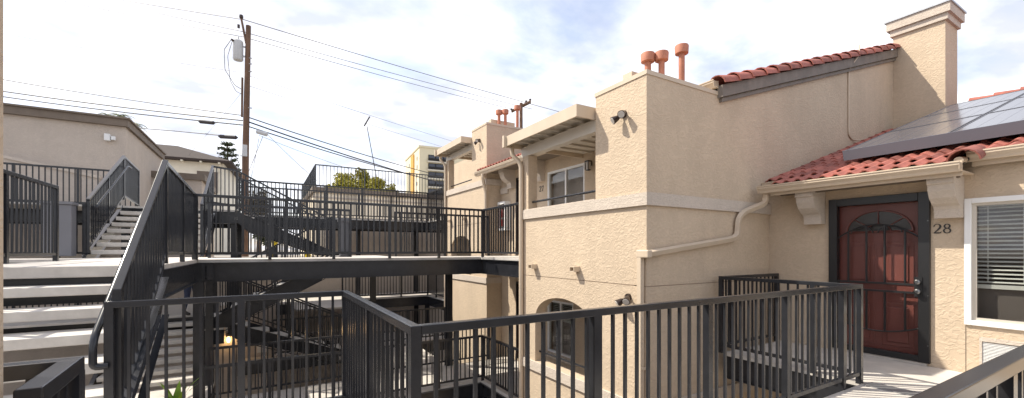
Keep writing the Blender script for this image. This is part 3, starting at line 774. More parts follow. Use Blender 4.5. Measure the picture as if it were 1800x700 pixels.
# tiled roof
SL = .317; sl = math.atan(SL)
def zr(x): return .97 + SL * (x - 6.45)
rf = MB()
rf.prism([(6.48, zr(6.48) - .03), (6.79, zr(6.79) - .03), (6.79, zr(6.79) - .06), (6.48, zr(6.48) - .06)], 'y', 1.44, 3.42)
rf.prism([(6.79, zr(6.79) - .03), (14.0, zr(14.0) - .03), (14.0, zr(14) - .06), (6.79, zr(6.79) - .06)], 'y', -4.2, 3.678)
R28 = part('roof', rf, 'underlay', U)
part('soffit', MB().box(6.47, XW - .001, 1.44, 3.42, .845, .86), 'gutter', U)
part('fascia', MB().box(6.452, 6.47, 1.44, 3.42, .80, .965).box(6.79, 6.81, -4.2, 1.438, .93, 1.07).box(6.79, 6.81, 3.422, 3.676, .93, 1.07), 'gutter', U)
part('eave_board', MB().box(6.60, 6.66, 1.50, 3.36, .800, .844), 'brown', U)
gutter_y(U, 6.45, 1.435, 3.56, .945); gutter_y(U, 6.788, -4.0, 1.46, 1.085); gutter_y(U, 6.788, 3.43, 3.676, 1.04)
row = 0; nt_ = 0; step = .325
chim_box = (11.6, 12.6, 2.80, 3.8)
more = MB()
tv = s_tile(.30, .42)
for row in range(0, 23):
    x = 6.43 + row * step
    lo, hi = (1.46, 3.42) if row == 0 else (-3.6, 3.66)
    y = hi - .30
    while y > lo - .05:
        vis = (y > 2.45) or x < 7.35 or (row < 22 and y < 2.45 and x > 11.4 and y > 0.6)
        inchim = chim_box[0] - .3 < x < chim_box[1] and y > 2.5
        z = zr(x) - .005
        if not inchim:
            if vis and y > .0 and nt_ < 296:
                inst('tile', STILE, R28, (x + rng.uniform(-.006, .006), y + rng.uniform(-.004, .004), z + rng.uniform(-.004, .004)), (rng.uniform(-.012, .012), -sl + .045, rng.uniform(-.012, .012))); nt_ += 1
            else:
                mt = Matrix.Translation((x, y, z)) @ Matrix.Rotation(-sl + .045, 4, 'Y')
                more.add([tuple(mt @ Vector(v)) for v in tv.v], tv.f)
        y -= .302
tag(part('tile_field', more, 'tile', R28, smooth=True), kind='stuff')
pipe(U, [(6.72, 1.49, 1.00), (6.60, 1.47, .985), (6.46, 1.47, .965)], .04, 'gutter_outlet')
# rake cover tile at the right end of the porch eave, curved tile lying on the ridge line, ridge tiles
inst('tile', BARREL, R28, (6.44, 1.43, zr(6.44) - .02), (0, -sl + .02, 0))
for i in range(14):
    y = 3.0 - i * .38
    inst('ridge_tile', BARREL, R28, (14.0, y, zr(14.0) + .0), (0, .045, rad(-90)))
# solar array
PW, PL = 1.095, 1.56
def zp(x): return 1.19 + SL * (x - 6.45)
for c in range(4):
    for r in range(3):
        xa_ = 7.19 + r * PL; ya_ = 2.81 - c * PW
        desc = ['leftmost column', 'second column', 'third column', 'fourth column'][c]
        rows = ['bottom row', 'middle row', 'top row'][r]
        t = thing('solar_panel', f'dark solar panel on the tiled roof, {rows}, {desc}', 'solar panel', (xa_, ya_, zp(xa_)), 'solar panels on the roof of number 28')
        org = Vector((xa_, ya_, zp(xa_)))
        def loc(u, v, wv):      # u up-slope (horizontal metres), v toward -y, w normal
            return (xa_ + u - wv * math.sin(sl), ya_ - v, zp(xa_ + u) + wv * math.cos(sl))
        def slab(u0, u1, v0, v1, w0, w1):
            ps = [loc(u, v, w_) for w_ in (w0, w1) for (u, v) in ((u0, v0), (u1, v0), (u1, v1), (u0, v1))]
            return ps, [(0,3,2,1),(4,5,6,7),(0,1,5,4),(1,2,6,5),(2,3,7,6),(3,0,4,7)]
        g_ = .008
        part('glass_face', MB().add(*slab(.03, PL - .03, .03, PW - .03, -.02, -.004)), 'panel_glass', t)
        fm = MB()
        for q in ((g_, .03, g_, PW - g_), (PL - .03, PL - g_, g_, PW - g_), (.03, PL - .03, g_, .03), (.03, PL - .03, PW - .03, PW - g_)): fm.add(*slab(*q, -.04, 0))
        part('frame', fm, 'panel_edge', t)
        cl = MB()
        for j in range(1, 6): v = .03 + (PW - .06) * j / 6; cl.add(*slab(.031, PL - .031, v - .003, v + .003, -.0039, -.0030))
        part('cell_lines', cl, 'cell_line', t)
        if r == 0:
            sk = MB().add(*slab(-.012, g_ - .002, 0, PW, -.14, .004)); part('skirt', sk, 'panel_frame', t)
        rl = MB()
        for u in (.35, 1.2): rl.add(*slab(u, u + .04, 0, PW, -.10, -.041))
        part('mount_rail', rl, 'galv', t)

# ------------------------------------------------------------------ steel walkways, landings and stairs
def walkway(label, slabs, z, beams, cols=(), group=None, bh=.31, tiles=None):
    t = thing('walkway', label, 'walkway', (slabs[0][0], slabs[0][2], z), group)
    for (x0, x1, y0, y1) in slabs:
        part('deck_slab', MB().box(x0, x1, y0, y1, z - .05, z - .006), 'concrete', t)
    for (x0, x1, y0, y1) in slabs:
        nx = max(1, round((x1 - x0) / 1.15)); ny = max(1, round((y1 - y0) / 1.15))
        for i in range(nx):
            for j in range(ny):
                a0 = x0 + (x1 - x0) * i / nx + .003; a1 = x0 + (x1 - x0) * (i + 1) / nx - .003; b0 = y0 + (y1 - y0) * j / ny + .003; b1 = y0 + (y1 - y0) * (j + 1) / ny - .003
                part('paver', MB().box(a0, a1, b0, b1, z - .02, z), 'deck_tile', t)
    for (x0, x1, y0, y1) in beams:
        bm_ = ibeam(MB(), x0, x1, y0, y1, z - .052 - bh, z - .052)
        part('beam', bm_, 'steel', t)
    for (x, y) in cols:
        cm = MB(); cm.box(x - .07, x + .07, y - .07, y - .058, G, z - .055); cm.box(x - .07, x + .07, y + .058, y + .07, G, z - .055); cm.box(x - .006, x + .006, y - .058, y + .058, G, z - .055)
        part('column', cm, 'steel', t)
    return t

def bolts(t, pts, axis):
    for (x, y, z) in pts:
        d = {'-y': (0, -.018, 0), 'x': (.018, 0, 0), '-x': (-.018, 0, 0)}[axis]
        part('bolt', MB().tube([(x, y, z), (x + d[0], y + d[1], z + d[2])], .016, 6), 'steel', t)

def stair(label, axis, a0, a1, c0, c1, zb, zt, n, group=None, stringer=.34, tread_t=.085, over=.05):
    """straight open-riser flight. axis '+y': climbs along y from a0 to a1 between x=c0..c1; '+x','-x' likewise along x between y=c0..c1"""
    ax = axis[1]; sg = 1 if axis[0] == '+' else -1
    mid = (c0 + c1) / 2
    t = thing('stair', label, 'stairs', (mid, a0, zb) if ax == 'y' else (a0, mid, zb), group)
    run = (a1 - a0) / (n - 1); rise = (zt - zb) / n
    for k in range(1, n):
        u0 = a0 + run * (k - 1); u1 = a0 + run * k + over * (1 if run > 0 else -1); z = zb + rise * k
        w0, w1 = c0 + .03, c1 - .03
        mb = MB().box(w0, w1, u0, u1, z - tread_t, z) if ax == 'y' else MB().box(u0, u1, w0, w1, z - tread_t, z)
        part('tread', mb, 'concrete', t, bevel=.008)
    if 'foreground' in label: part('landing_nosing', MB().box(c0 + .03, c1 - .02, a1 - .06, a1 - .004, zt - .11, zt - .002), 'concrete', t, bevel=.008)
    for cc in (c0, c1):
        sgn = 1 if cc == c0 else -1
        up_ = .02
        poly = [(a0 - run * .9, zb - .02), (a0 - run * .3, zb + up_ + .07), (a1 - run * .9, zt - .0 + .0), (a1, zt), (a1, zt - .30), (a1 - run * .2, zt - .30), (a0 + run * .5, zb - .05 - .0)]
        slope = rise / run
        top = lambda u: zb + rise * .6 + slope * (u - a0) + up_
        poly = [(a0 - run * .5, zb - .01), (a0 - run * .5, top(a0 - run * .5)), (a1 - run * .4, min(top(a1 - run * .4), zt + .01)), (a1, zt + .01), (a1, zt - .33), (a1 - run * .6, top(a1 - run * .6) - stringer * 1.15), (a0 + run * .9, zb - .01)]
        part('stringer', MB().prism(poly, 'x' if ax == 'y' else 'y', cc, cc + sgn * .012), 'steel', t)
        fl = MB()
        p = Vector(((cc - sgn * .03), a0 - run * .5, top(a0 - run * .5))) if ax == 'y' else Vector((a0 - run * .5, cc - sgn * .03, top(a0 - run * .5)))
        q = Vector(((cc - sgn * .03), a1 - run * .4, top(a1 - run * .4))) if ax == 'y' else Vector((a1 - run * .4, cc - sgn * .03, top(a1 - run * .4)))
        part('stringer_flange', MB().beam(p, q, .056, .012), 'steel', t)
        dz = Vector((0, 0, -stringer * 1.15 + .006))
        part('stringer_flange', MB().beam(p + dz + (q - p) * .16, q + dz, .056, .012), 'steel', t)
    return t

def handrail(label, pts, r=.02, brackets=()):
    t = thing('handrail', label, 'handrail', pts[0])
    part('grip_tube', MB().tube(smooth_path(pts), r, 10), 'steel', t, smooth=True)
    for a, b_ in brackets: part('bracket', MB().tube([a, b_], .008, 6), 'steel', t)
    return t

# level 0 (where the camera stands) -------------------------------------------------
W0 = walkway('near walkway with pale pavers leading from the stair foot past the handrail to door 28',
             [(-.44, .60, -2.0, 3.93), (-2.5, -.445, 1.83, 3.93), (.605, 5.40, .40, 1.94)], Z0,
             [(.60, 5.40, 1.86, 1.96), (.60, 5.40, .38, .48), (.50, .60, 1.97, 3.93), (-2.5, .5, 3.83, 3.93)], [(.55, 3.88)])
L28 = walkway('door landing with pale pavers in front of the red door', [(5.455, 6.885, -3.0, 3.50)], Z0,
              [(5.46, 5.54, -3.0, 3.50), (5.54, 6.885, 3.42, 3.50)])
part('joint_plate', MB().box(5.33, 5.52, .45, 1.90, Z0 + .003, Z0 + .009), 'galv', L28)
bolts(L28, [(5.457, 3.30, Z0 - .12 - .06 * i) for i in range(4)], '-x')
railing('near black railing crossing the foreground from the stair to the door landing', [(-.93, 3.96, Z0), (.62, 3.96, Z0), (.62, 1.97, Z0), (5.42, 1.97, Z0)], 1.04,
        posts_at={0: [0, .5, 1], 1: [0, .5, 1], 2: [.2355, .467, .696, .918, 1]})
railing('black railing wrapping the door landing beside the red door', [(5.42, 2.03, Z0), (5.42, 3.53, Z0), (6.82, 3.53, Z0)], 1.04, posts_at={0: [.25, 1], 1: [0, 1]})
railing('thick black railing at the bottom right corner of the picture', [(1.0, .37, Z0), (5.35, .37, Z0)], 1.04)
railing('short black railing corner at the bottom left of the picture', [(-.92, 1.78, Z0), (-.505, 1.78, Z0), (-.485, 1.47, Z0)], 1.07, pitch=.10)

# stair 1 up to level 1 ------------------------------------------------------------
stair('wide stair with pale concrete treads at the left foreground', '+y', 3.79, 5.65, -2.5, -.90, Z0, Z1, 7)
railing('tall railing climbing the foreground stair to the upper landing', [(-.90, 4.02, -1.31), (-.885, 5.58, -.13), (-.95, 8.24, Z1)], 1.05, pitch=.10)
handrail('round handrail with bent end on the foreground stair', [(-.93, 3.92, -.80), (-1.0, 3.90, -.80), (-1.0, 3.90, -.62), (-1.0, 5.30, .36), (-1.0, 5.6, .40)], .023,
         [((-1.0, 4.3, -.345), (-.92, 4.3, -.40)), ((-1.0, 4.9, .075), (-.92, 4.9, .02))])
W1 = walkway('upper steel walkway with long black beam crossing the picture', [(-2.5, -.92, 5.65, 9.84), (-.915, 4.12, 8.36, 9.84), (4.125, 5.645, 6.63, 9.84)], Z1,
             [(-.98, -.90, 5.66, 8.28), (-.86, 4.17, 8.29, 8.39), (4.09, 4.19, 6.63, 8.28), (-.86, 5.6, 9.78, 9.88), (-2.5, -1.0, 5.66, 5.76), (-2.52, -2.42, 5.77, 9.8)],
             [(-.90, 8.36), (3.97, 9.84), (-2.45, 5.5)])
bolts(W1, [(-.80, 8.288, Z1 - .12 - .06 * i) for i in range(4)] + [(4.02, 8.288, Z1 - .12 - .06 * i) for i in range(4)], '-y')
part('gusset_plate', MB().box(-.86, -.70, 8.270, 8.286, Z1 - .33, Z1 - .08), 'steel', W1)
railing('long railing on the near edge of the upper walkway', [(-.93, 8.32, Z1), (4.15, 8.32, Z1), (4.15, 6.68, Z1)], 1.05)
railing('railing on the back edge of the upper walkway', [(-.90, 9.87, Z1), (1.65, 9.87, Z1)], 1.05, far=True)
railing('railing on the back edge of the upper walkway, the part ending at the farther block', [(2.65, 9.87, Z1), (5.1, 9.87, Z1)], 1.05, far=True)
railing('railing at the far left edge of the upper landing', [(-2.5, 5.6, Z1), (-2.5, 8.28, Z1)], 1.05)
W1b = walkway('back part of the upper landing leading to the second stair', [(-6.0, -.92, 9.86, 11.15), (1.45, 2.7, 11.12, 12.1), (1.7, 2.6, 9.86, 11.115)], Z1,
              [(-6.0, -.92, 11.06, 11.15), (1.45, 2.7, 12.02, 12.1)], [(-1.0, 11.0), (2.6, 12.0)])
railing('railing behind the grey cabinet on the left landing', [(-6.0, 11.12, Z1), (-2.97, 11.12, Z1)], 1.07, far=True)
cb = thing('electrical_cabinet', 'grey electrical cabinet standing left of the second stair', 'cabinet', (-3.25, 11.0, Z1))
part('cabinet_body', MB().box(-3.45, -3.05, 10.78, 11.02, Z1 + .04, .83), 'steel_grey', cb, bevel=.008)
part('cabinet_hood', MB().box(-3.475, -3.025, 10.75, 11.04, .832, .88), 'steel_grey', cb, bevel=.006)
part('cabinet_foot', MB().box(-3.27, -3.23, 10.86, 10.90, Z1, Z1 + .04), 'steel', cb)
cb = thing('electrical_cabinet', 'narrow grey cabinet behind the upper walkway railing', 'cabinet', (1.75, 10.05, Z1))
part('cabinet_body', MB().box(1.45, 1.65, 9.92, 10.10, Z1 + .0, .62), 'steel_grey', cb, bevel=.006)
part('cabinet_hood', MB().box(1.42, 1.68, 9.90, 10.13, .622, .70), 'steel_grey', cb, bevel=.006)

# stair 2 (level 1 to 3), landing, stair down to the right ----------------------------
stair('second stair with pale treads beyond the landing', '+y', 11.15, 13.40, -2.92, -1.15, Z1, Z3, 8)
railing('railing on the left side of the second stair', [(-2.92, 11.15, -.05), (-2.92, 13.50, 1.22), (-2.92, 14.90, 1.10)], 1.05, pitch=.10, far=True)
railing('railing on the right side of the second stair and down the cross flight', [(-1.15, 11.15, -.05), (-1.15, 13.37, 1.14), (-.62, 13.37, 1.08), (1.75, 13.37, -.17)], 1.05, pitch=.10, far=True)
handrail('round handrail on the left of the second stair', [(-2.83, 11.3, .72), (-2.83, 11.25, .86), (-2.83, 13.45, 2.02), (-2.83, 13.75, 2.02)], .02)
stair('black cross flight descending to the right behind the upper walkway', '-x', 1.75, -.62, 13.40, 14.60, Z1, Z3, 7)
railing('railing on the back side of the cross flight', [(-.62, 14.62, 1.08), (1.75, 14.62, -.17)], 1.05, pitch=.11, far=True)
W3 = walkway('high walkway in the back with black beam', [(-7.5, -.62, 13.42, 16.4), (-.615, 5.2, 14.98, 16.4), (5.205, 6.7, 13.15, 16.4)], Z3,
             [(-7.5, -2.92, 14.93, 15.03), (-.6, 5.25, 14.93, 15.03), (5.17, 5.27, 13.15, 14.92), (-7.5, 6.7, 16.32, 16.42), (-2.92, -.62, 13.40, 13.50)],
             [(-2.9, 13.6), (-.7, 13.6), (3.0, 16.3), (5.2, 16.3), (-.7, 16.3)])
railing('long railing on the near edge of the high back walkway', [(-.55, 14.95, Z3), (5.2, 14.95, Z3), (5.2, 13.17, Z3)], 1.05, far=True)
railing('railing on the high walkway in front of the grey-beige building at left', [(-7.5, 14.95, Z3), (-2.98, 14.95, Z3)], 1.05, far=True)
railing('railing on the back edge of the high walkway', [(-.5, 16.38, Z3), (6.6, 16.38, Z3)], 1.05, far=True)

# lower storey ------------------------------------------------------------------------
W2 = walkway('lower sunlit walkway below the upper one', [(-2.5, -.92, 5.65, 9.84), (-.915, 4.12, 8.36, 9.84), (4.125, 5.645, 6.63, 9.84)], Z2,
             [(-.98, -.90, 5.66, 8.28), (-.86, 4.17, 8.29, 8.39), (4.09, 4.19, 6.63, 8.28), (-.86, 5.6, 9.78, 9.88)], [(4.13, 8.36), (1.6, 9.8)])
railing('railing on the near edge of the lower walkway', [(-.93, 8.32, Z2), (4.15, 8.32, Z2), (4.15, 6.68, Z2)], 1.0, far=True)
railing('railing on the back edge of the lower walkway', [(-.90, 9.87, Z2), (5.1, 9.87, Z2)], 1.0, far=True)
W2b = walkway('lower landing behind the lower walkway', [(-6.0, -.92, 9.86, 11.15)], Z2, [(-6.0, -.92, 11.06, 11.15)], [])
stair('lower stair with pale treads where the worker stands', '+y', 11.15, 13.40, -2.92, -1.15, Z2, Z5, 8)
stair('dark flight climbing to the right under the upper walkway', '+x', -1.06, 1.45, 11.20, 12.10, -1.70, Z1, 7)
railing('railing on the near side of the dark climbing flight', [(-1.0, 11.22, -1.62), (1.43, 11.22, -.20)], 1.02, far=True)
railing('railing on the far side of the dark climbing flight', [(-1.0, 12.08, -1.62), (1.43, 12.08, -.20)], 1.02, far=True)
stair('dark flight descending to the right below the climbing one', '-x', 1.86, -.75, 12.2, 13.05, Z2, -1.70, 7)
railing('railing on the near side of the lowest dark flight', [(-.75, 12.22, -1.62), (1.86, 12.22, -2.85)], 1.02, far=True)
railing('railing on the far side of the lowest dark flight', [(-.75, 13.03, -1.62), (1.86, 13.03, -2.85)], 1.02, far=True)
Wm = walkway('small dark half landing between the dark flights', [(-1.13, -.76, 11.2, 13.05)], -1.70, [(-1.13, -.76, 11.2, 11.3)], [(-1.05, 11.35)])
W5 = walkway('lower back walkway with white slab edge', [(-7.5, -.62, 13.42, 16.4), (-.615, 5.2, 14.98, 16.4), (5.205, 6.7, 13.15, 16.4), (.75, 2.2, 13.1, 14.975)], Z5,
             [(-.6, .72, 14.93, 15.03), (2.22, 5.25, 14.93, 15.03), (5.17, 5.27, 13.15, 14.92), (-2.92, -.62, 13.40, 13.50), (-7.5, -2.92, 14.93, 15.03)], [(5.2, 15.0)])
railing('railing on the near edge of the lower back walkway', [(2.25, 14.95, Z5), (5.2, 14.95, Z5), (5.2, 13.17, Z5)], 1.05, far=True)
railing('railing on the lower back walkway behind the stair treads', [(-7.5, 14.95, Z5), (-2.98, 14.95, Z5)], 1.05, far=True)
W4 = walkway('dark lowest walkway in the back', [(-.6, 5.2, 13.0, 16.4), (1.75, 4.0, 9.9, 12.95)], Z2 - .02, [(-.6, 5.2, 12.92, 13.0)], [])
railing('railing on the lowest walkway in the back', [(.2, 13.0, Z2), (5.1, 13.0, Z2)], 1.0, far=True)

# retaining and back walls --------------------------------------------------------------
rw = MB().box(-12.8, 12, 16.9, 17.25, G, T + .06)
tag(part('retaining_wall', rw, 'stucco_grey'), 'long shaded retaining wall behind the lower walkways', 'wall')
rw = MB().box(1.95, 12, 16.9, 17.2, T + .062, 1.02)
tag(part('wall', rw, 'stucco_grey'), 'shaded wall under the high back walkway', 'wall')
lw = MB().box(-1.01, .28, 13.30, 13.39, G, -1.45)
tag(part('wall', lw, 'stucco_grey'), 'small wall lit by a lamp under the dark flights', 'wall')
lp = thing('wall_lamp', 'lit black wall lamp glowing under the stairs', 'lamp', (-.80, 13.26, -2.4))
part('lamp_body', MB().box(-.85, -.75, 13.22, 13.298, -2.27, -2.18), 'black', lp)
part('lamp_bulb', MB().tube([(-.80, 13.24, -2.275), (-.80, 13.24, -2.33), (-.80, 13.24, -2.40), (-.80, 13.24, -2.42)], [.02, .035, .032, .01], 12), 'lamp_glow', lp, smooth=True)
pn = bpy.data.lights.new('lamp_light', 'POINT'); pn.energy = 1.6; pn.color = (1, .62, .28); pn.shadow_soft_size = .05
po = bpy.data.objects.new('lamp_light', pn); C.objects.link(po); po.location = Vector((-.80, 13.14, -2.35 + E)) - wl(lp); po.parent = lp
sg = thing('notice_board', 'small white notice on the lamp-lit wall', 'sign', (-.05, 13.29, -2.75))
part('sheet', MB().box(-.16, .06, 13.285, 13.298, -2.78, -2.54), 'paper', sg)
# fire extinguisher cabinet on unit 27 wall
fx = thing('extinguisher_cabinet', 'white cabinet with a red extinguisher at the end of the upper walkway', 'cabinet', (5.6, 9.85, .52))
cbm = wall_holes('x', 5.47, 5.645, 9.66, 10.06, .52, 1.29, [(9.69, 10.03, .58, 1.22)])
part('cabinet_box', cbm, 'white', fx)
part('cabinet_back', MB().box(5.62, 5.643, 9.691, 10.029, .581, 1.219), 'white', fx)
ex = part('extinguisher', MB().tube([(5.535, 9.86, .63), (5.535, 9.86, .65), (5.535, 9.86, 1.0), (5.535, 9.86, 1.06), (5.535, 9.86, 1.10)], [.05, .06, .06, .04, .02], 14), 'red', fx, smooth=True)
part('extinguisher_valve', MB().box(5.515, 5.555, 9.81, 9.91, 1.10, 1.15), 'black', ex)
part('extinguisher_band', MB().tube([(5.535, 9.86, .82), (5.535, 9.86, .86)], .0615, 14), 'white', ex)
part('cabinet_window', MB().box(5.466, 5.472, 9.691, 10.029, .581, 1.219), 'glass', fx)

# near wall edge at far left
tag(part('wall', MB().box(-.95, -.597, -2.0, 1.65, G, 3.2), 'stucco'), 'rough stucco wall edge along the left border', 'wall')

# ------------------------------------------------------------------ buildings behind
LB = thing('apartment_building', 'grey-beige building with brown roof edge at upper left', 'building', (-3.54, 16.5, T))
part('wall', MB().box(-14, -3.62, 16.95, 22.2, T, 3.72), 'stucco_grey', LB)
part('roof_edge', MB().box(-14, -3.54, 16.83, 22.3, 3.72, 3.93), 'brown', LB)
part('roof_cap', MB().box(-14, -3.49, 16.77, 22.35, 3.932, 3.98), 'brown', LB)
part('ramp_wall', MB().prism([(-14, 4.5 - .4), (-4.15, 2.09), (-4.15, T + .1), (-14, T + .1)], 'y', 16.72, 16.94), 'stucco_grey', LB)
part('ramp_cap', MB().prism([(-14, 4.18), (-4.13, 2.16), (-4.13, 2.08), (-14, 4.10)], 'y', 16.68, 16.949), 'trim', LB)
wb = thing('wall_light', 'white box light high on the grey-beige wall', 'light', (-3.9, 16.9, 3.3))
part('housing', MB().box(-4.07, -3.94, 16.80, 16.948, 3.24, 3.44), 'white', wb, bevel=.01)
part('hood', MB().box(-3.93, -3.83, 16.84, 16.948, 3.28, 3.39), 'white', wb, bevel=.01)
LW = thing('garage_building', 'low beige building with brown cap behind the second stair', 'building', (-2, 22, T))
part('wall', MB().box(-5.5, -2.1, 20.4, 25, T, 2.72), 'stucco_grey', LW)
part('roof_edge', MB().box(-5.5, -2.0, 20.3, 25.1, 2.72, 2.95), 'brown', LW)
# cream back building with roof terrace
BB = thing('terrace_building', 'cream building with brown cornice and roof terrace behind the walkways', 'building', (2.0, 21.3, T))
part('wall', MB().box(2.0, 14, 21.3, 30, T, 2.66), 'cream', BB)
part('cornice', MB().box(1.9, 14, 21.2, 30, 2.66, 2.90), 'brown', BB)
part('wall_ledge', MB().box(1.96, 14, 21.26, 21.299, 2.40, 2.47), 'stucco_grey', BB)
railing('black railing around the roof terrace of the cream building', [(2.05, 29, 2.9), (2.05, 21.35, 2.9), (13, 21.35, 2.9)], 1.06, pitch=.16, post_every=2.2, far=True)
# white house
WH = thing('house', 'cream white house with brown shingle roof left of the utility pole', 'house', (-5, 40, T))
def rot(p, c, a):
    x, y = p[0] - c[0], p[1] - c[1]; return (c[0] + x * math.cos(a) - y * math.sin(a), c[1] + x * math.sin(a) + y * math.cos(a), p[2])
hc = (-2.6, 37.9)
def rbox(x0, x1, y0, y1, z0, z1):
    mb = MB().box(x0, x1, y0, y1, z0, z1); mb.v = [rot(v, hc, rad(-4)) for v in mb.v]; return mb
part('wall', rbox(-13, -2.6, 37.9, 46, T, 6.55), 'house_white', WH)
rfm = MB(); ex0, ex1, ey0, ey1, ez, rz_ = -13.6, -2.0, 37.3, 46.6, 6.55, 8.25
rfm.v = [rot(v, hc, rad(-4)) for v in [(ex0,ey0,ez),(ex1,ey0,ez),(ex1,ey1,ez),(ex0,ey1,ez),(ex0+3.5,42,rz_),(ex1-4.2,42,rz_),(ex0,ey0,ez-.14),(ex1,ey0,ez-.14),(ex1,ey1,ez-.14),(ex0,ey1,ez-.14)]]
rfm.f = [(0,1,5,4),(1,2,5),(2,3,4,5),(3,0,4),(6,7,1,0),(7,8,2,1),(8,9,3,2),(9,6,0,3),(9,8,7,6)]
rfo = part('roof', rfm, 'shingle', WH)
part('vent_pipe', rbox(-8.2, -8.0, 41.5, 41.7, 7.9, 8.75), 'shingle', rfo)
for xx in (-7.2, -6.1, -5.0, -3.9, -2.8): part('rafter_end', rbox(xx - .06, xx + .06, 37.33, 37.89, 6.30, 6.405), 'house_white', WH)
win = part('window', rbox(-4.2, -2.95, 37.83, 37.895, 4.2, 5.75), 'interior', WH)
part('window_frame', rbox(-4.26, -2.89, 37.80, 37.829, 5.75, 5.83), 'house_white', win)
# tower block far away
TW = thing('tower_block', 'distant yellow high-rise with dark balconies', 'building', (50, 145, T))
a1 = Vector((47.7, 146.0)); ux = Vector((.8616, -.5075)); 
def tb(u0, u1, v0, v1, z0, z1):
    mb = MB().box(u0, u1, v0, v1, z0, z1)
    dx = Vector((.995, -.10)).normalized(); dy = Vector((.10, .995)).normalized()
    mb.v = [(a1.x + dx.x * v[0] + dy.x * v[1], a1.y + dx.y * v[0] + dy.y * v[1], v[2]) for v in mb.v]; return mb
part('wall', tb(0, 22, 0, 26, T, 36.6), 'tower_yellow', TW)
part('stair_strip', tb(-.4, -.02, 8.5, 13.5, T, 35.8), 'orange', TW)
part('parapet', tb(-.3, 22.3, -.3, 26.3, 36.6, 37.3), 'tower_yellow', TW)
for fl_ in range(10):
    z = 34.2 - fl_ * 3.05
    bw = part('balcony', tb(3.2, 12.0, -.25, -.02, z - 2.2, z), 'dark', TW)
    part('pane', tb(3.4, 5.6, -.32, -.26, z - 2.0, z - .2), 'tower_pane', bw); part('pane', tb(6.0, 8.6, -.32, -.26, z - 2.0, z - .2), 'tower_pane', bw); part('pane', tb(9.0, 11.8, -.32, -.26, z - 2.0, z - .2), 'tower_pane', bw)
    part('balcony_slab', tb(2.8, 12.4, -.9, -.33, z - 2.75, z - 2.25), 'tower_pale', bw)
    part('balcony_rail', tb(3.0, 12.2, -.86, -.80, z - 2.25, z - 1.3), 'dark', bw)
    for v in (3.2, 17.5): part('window', tb(-.12, -.02, v, v + 1.0, z - 1.6, z - .3), 'tower_pane', TW)

# ------------------------------------------------------------------ utility poles and wires
UP = thing('utility_pole', 'tall brown wooden utility pole with transformer', 'utility pole', (-.82, 26.0, T))
part('pole_shaft', MB().tube([(-.86, 26.0, T), (-.83, 26.0, 5), (-.70, 25.93, 11.70)], [.17, .155, .115], 16), 'wood_pole', UP, smooth=True)
part('pole_extension', MB().tube([(-.80, 25.90, 10.75), (-1.02, 26.05, 12.05)], [.055, .05], 8), 'wood_pole', UP, smooth=True)
part('insulator', MB().tube([(-1.02, 26.05, 12.03), (-1.02, 26.05, 12.10), (-1.02, 26.05, 12.22), (-1.02, 26.05, 12.26)], [.05, .10, .09, .03], 10), 'bronze', UP, smooth=True)
part('insulator', MB().tube([(-1.14, 26.1, 11.55), (-1.14, 26.1, 11.72)], .06, 8), 'bronze', UP, smooth=True)
tr = part('transformer_can', MB().tube([(-1.16, 26.0, 9.82), (-1.16, 26.0, 9.88), (-1.16, 26.0, 10.80), (-1.16, 26.0, 10.86)], [.20, .235, .235, .17], 18), 'transformer', UP, smooth=True)
part('bushing', MB().tube([(-1.14, 26.0, 10.86), (-1.14, 26.0, 11.05)], [.04, .025], 8), 'transformer', tr, smooth=True)
part('bushing', MB().tube([(-1.36, 25.86, 10.72), (-1.45, 25.82, 10.78)], [.06, .05], 8), 'bronze', tr, smooth=True)
part('tank_bracket', MB().box(-.94, -.82, 25.96, 26.04, 10.05, 10.12).box(-.94, -.82, 25.96, 26.04, 10.55, 10.62), 'galv', UP)
part('side_arm', MB().tube([(-.99, 25.95, 6.9), (-.97, 25.95, 8.95)], .05, 8), 'wood_pole', UP, smooth=True)
part('pole_tag', MB().box(-.97, -.75, 25.80, 25.826, 4.85, 5.45), 'transformer', UP)
for z in (9.3, 9.7, 10.0, 7.4): part('bolt', MB().tube([(-.72, 25.88, z), (-.55, 25.82, z)], .03, 6), 'galv', UP)
part('drip_loop', MB().tube(smooth_path([(-1.45, 25.84, 10.75), (-1.75, 25.9, 10.2), (-1.72, 25.95, 9.2), (-1.3, 26.0, 8.5), (-1.0, 26.0, 8.35)], 5), .014, 5), 'wire', UP)
part('drip_loop', MB().tube(smooth_path([(-1.40, 25.84, 10.70), (-1.60, 25.9, 9.9), (-1.50, 25.95, 8.7), (-1.25, 26.0, 8.2), (-1.0, 26.0, 8.1)], 5), .012, 5), 'wire', UP)
fx_, fh = 740.0, 439.5
sY, cY = math.sin(rad(30.5)), math.cos(rad(30.5))
def at(px, py, d):
    a = (px - 900) / fx_; b_ = -(py - fh) / fx_
    return Vector(((sY + cY * a) * d, (cY - sY * a) * d, b_ * d))
def wire(label, p, q, sag, r, material='wire', group='overhead wires', n=16):
    pts = []
    for i in range(n + 1):
        t = i / n; v = p.lerp(q, t); v = v.copy(); v.z -= sag * 4 * t * (1 - t); pts.append(v)
    return tag(part('overhead_wire', MB().tube(pts, r, 5), material), label, 'wire', group)
P = 22.0
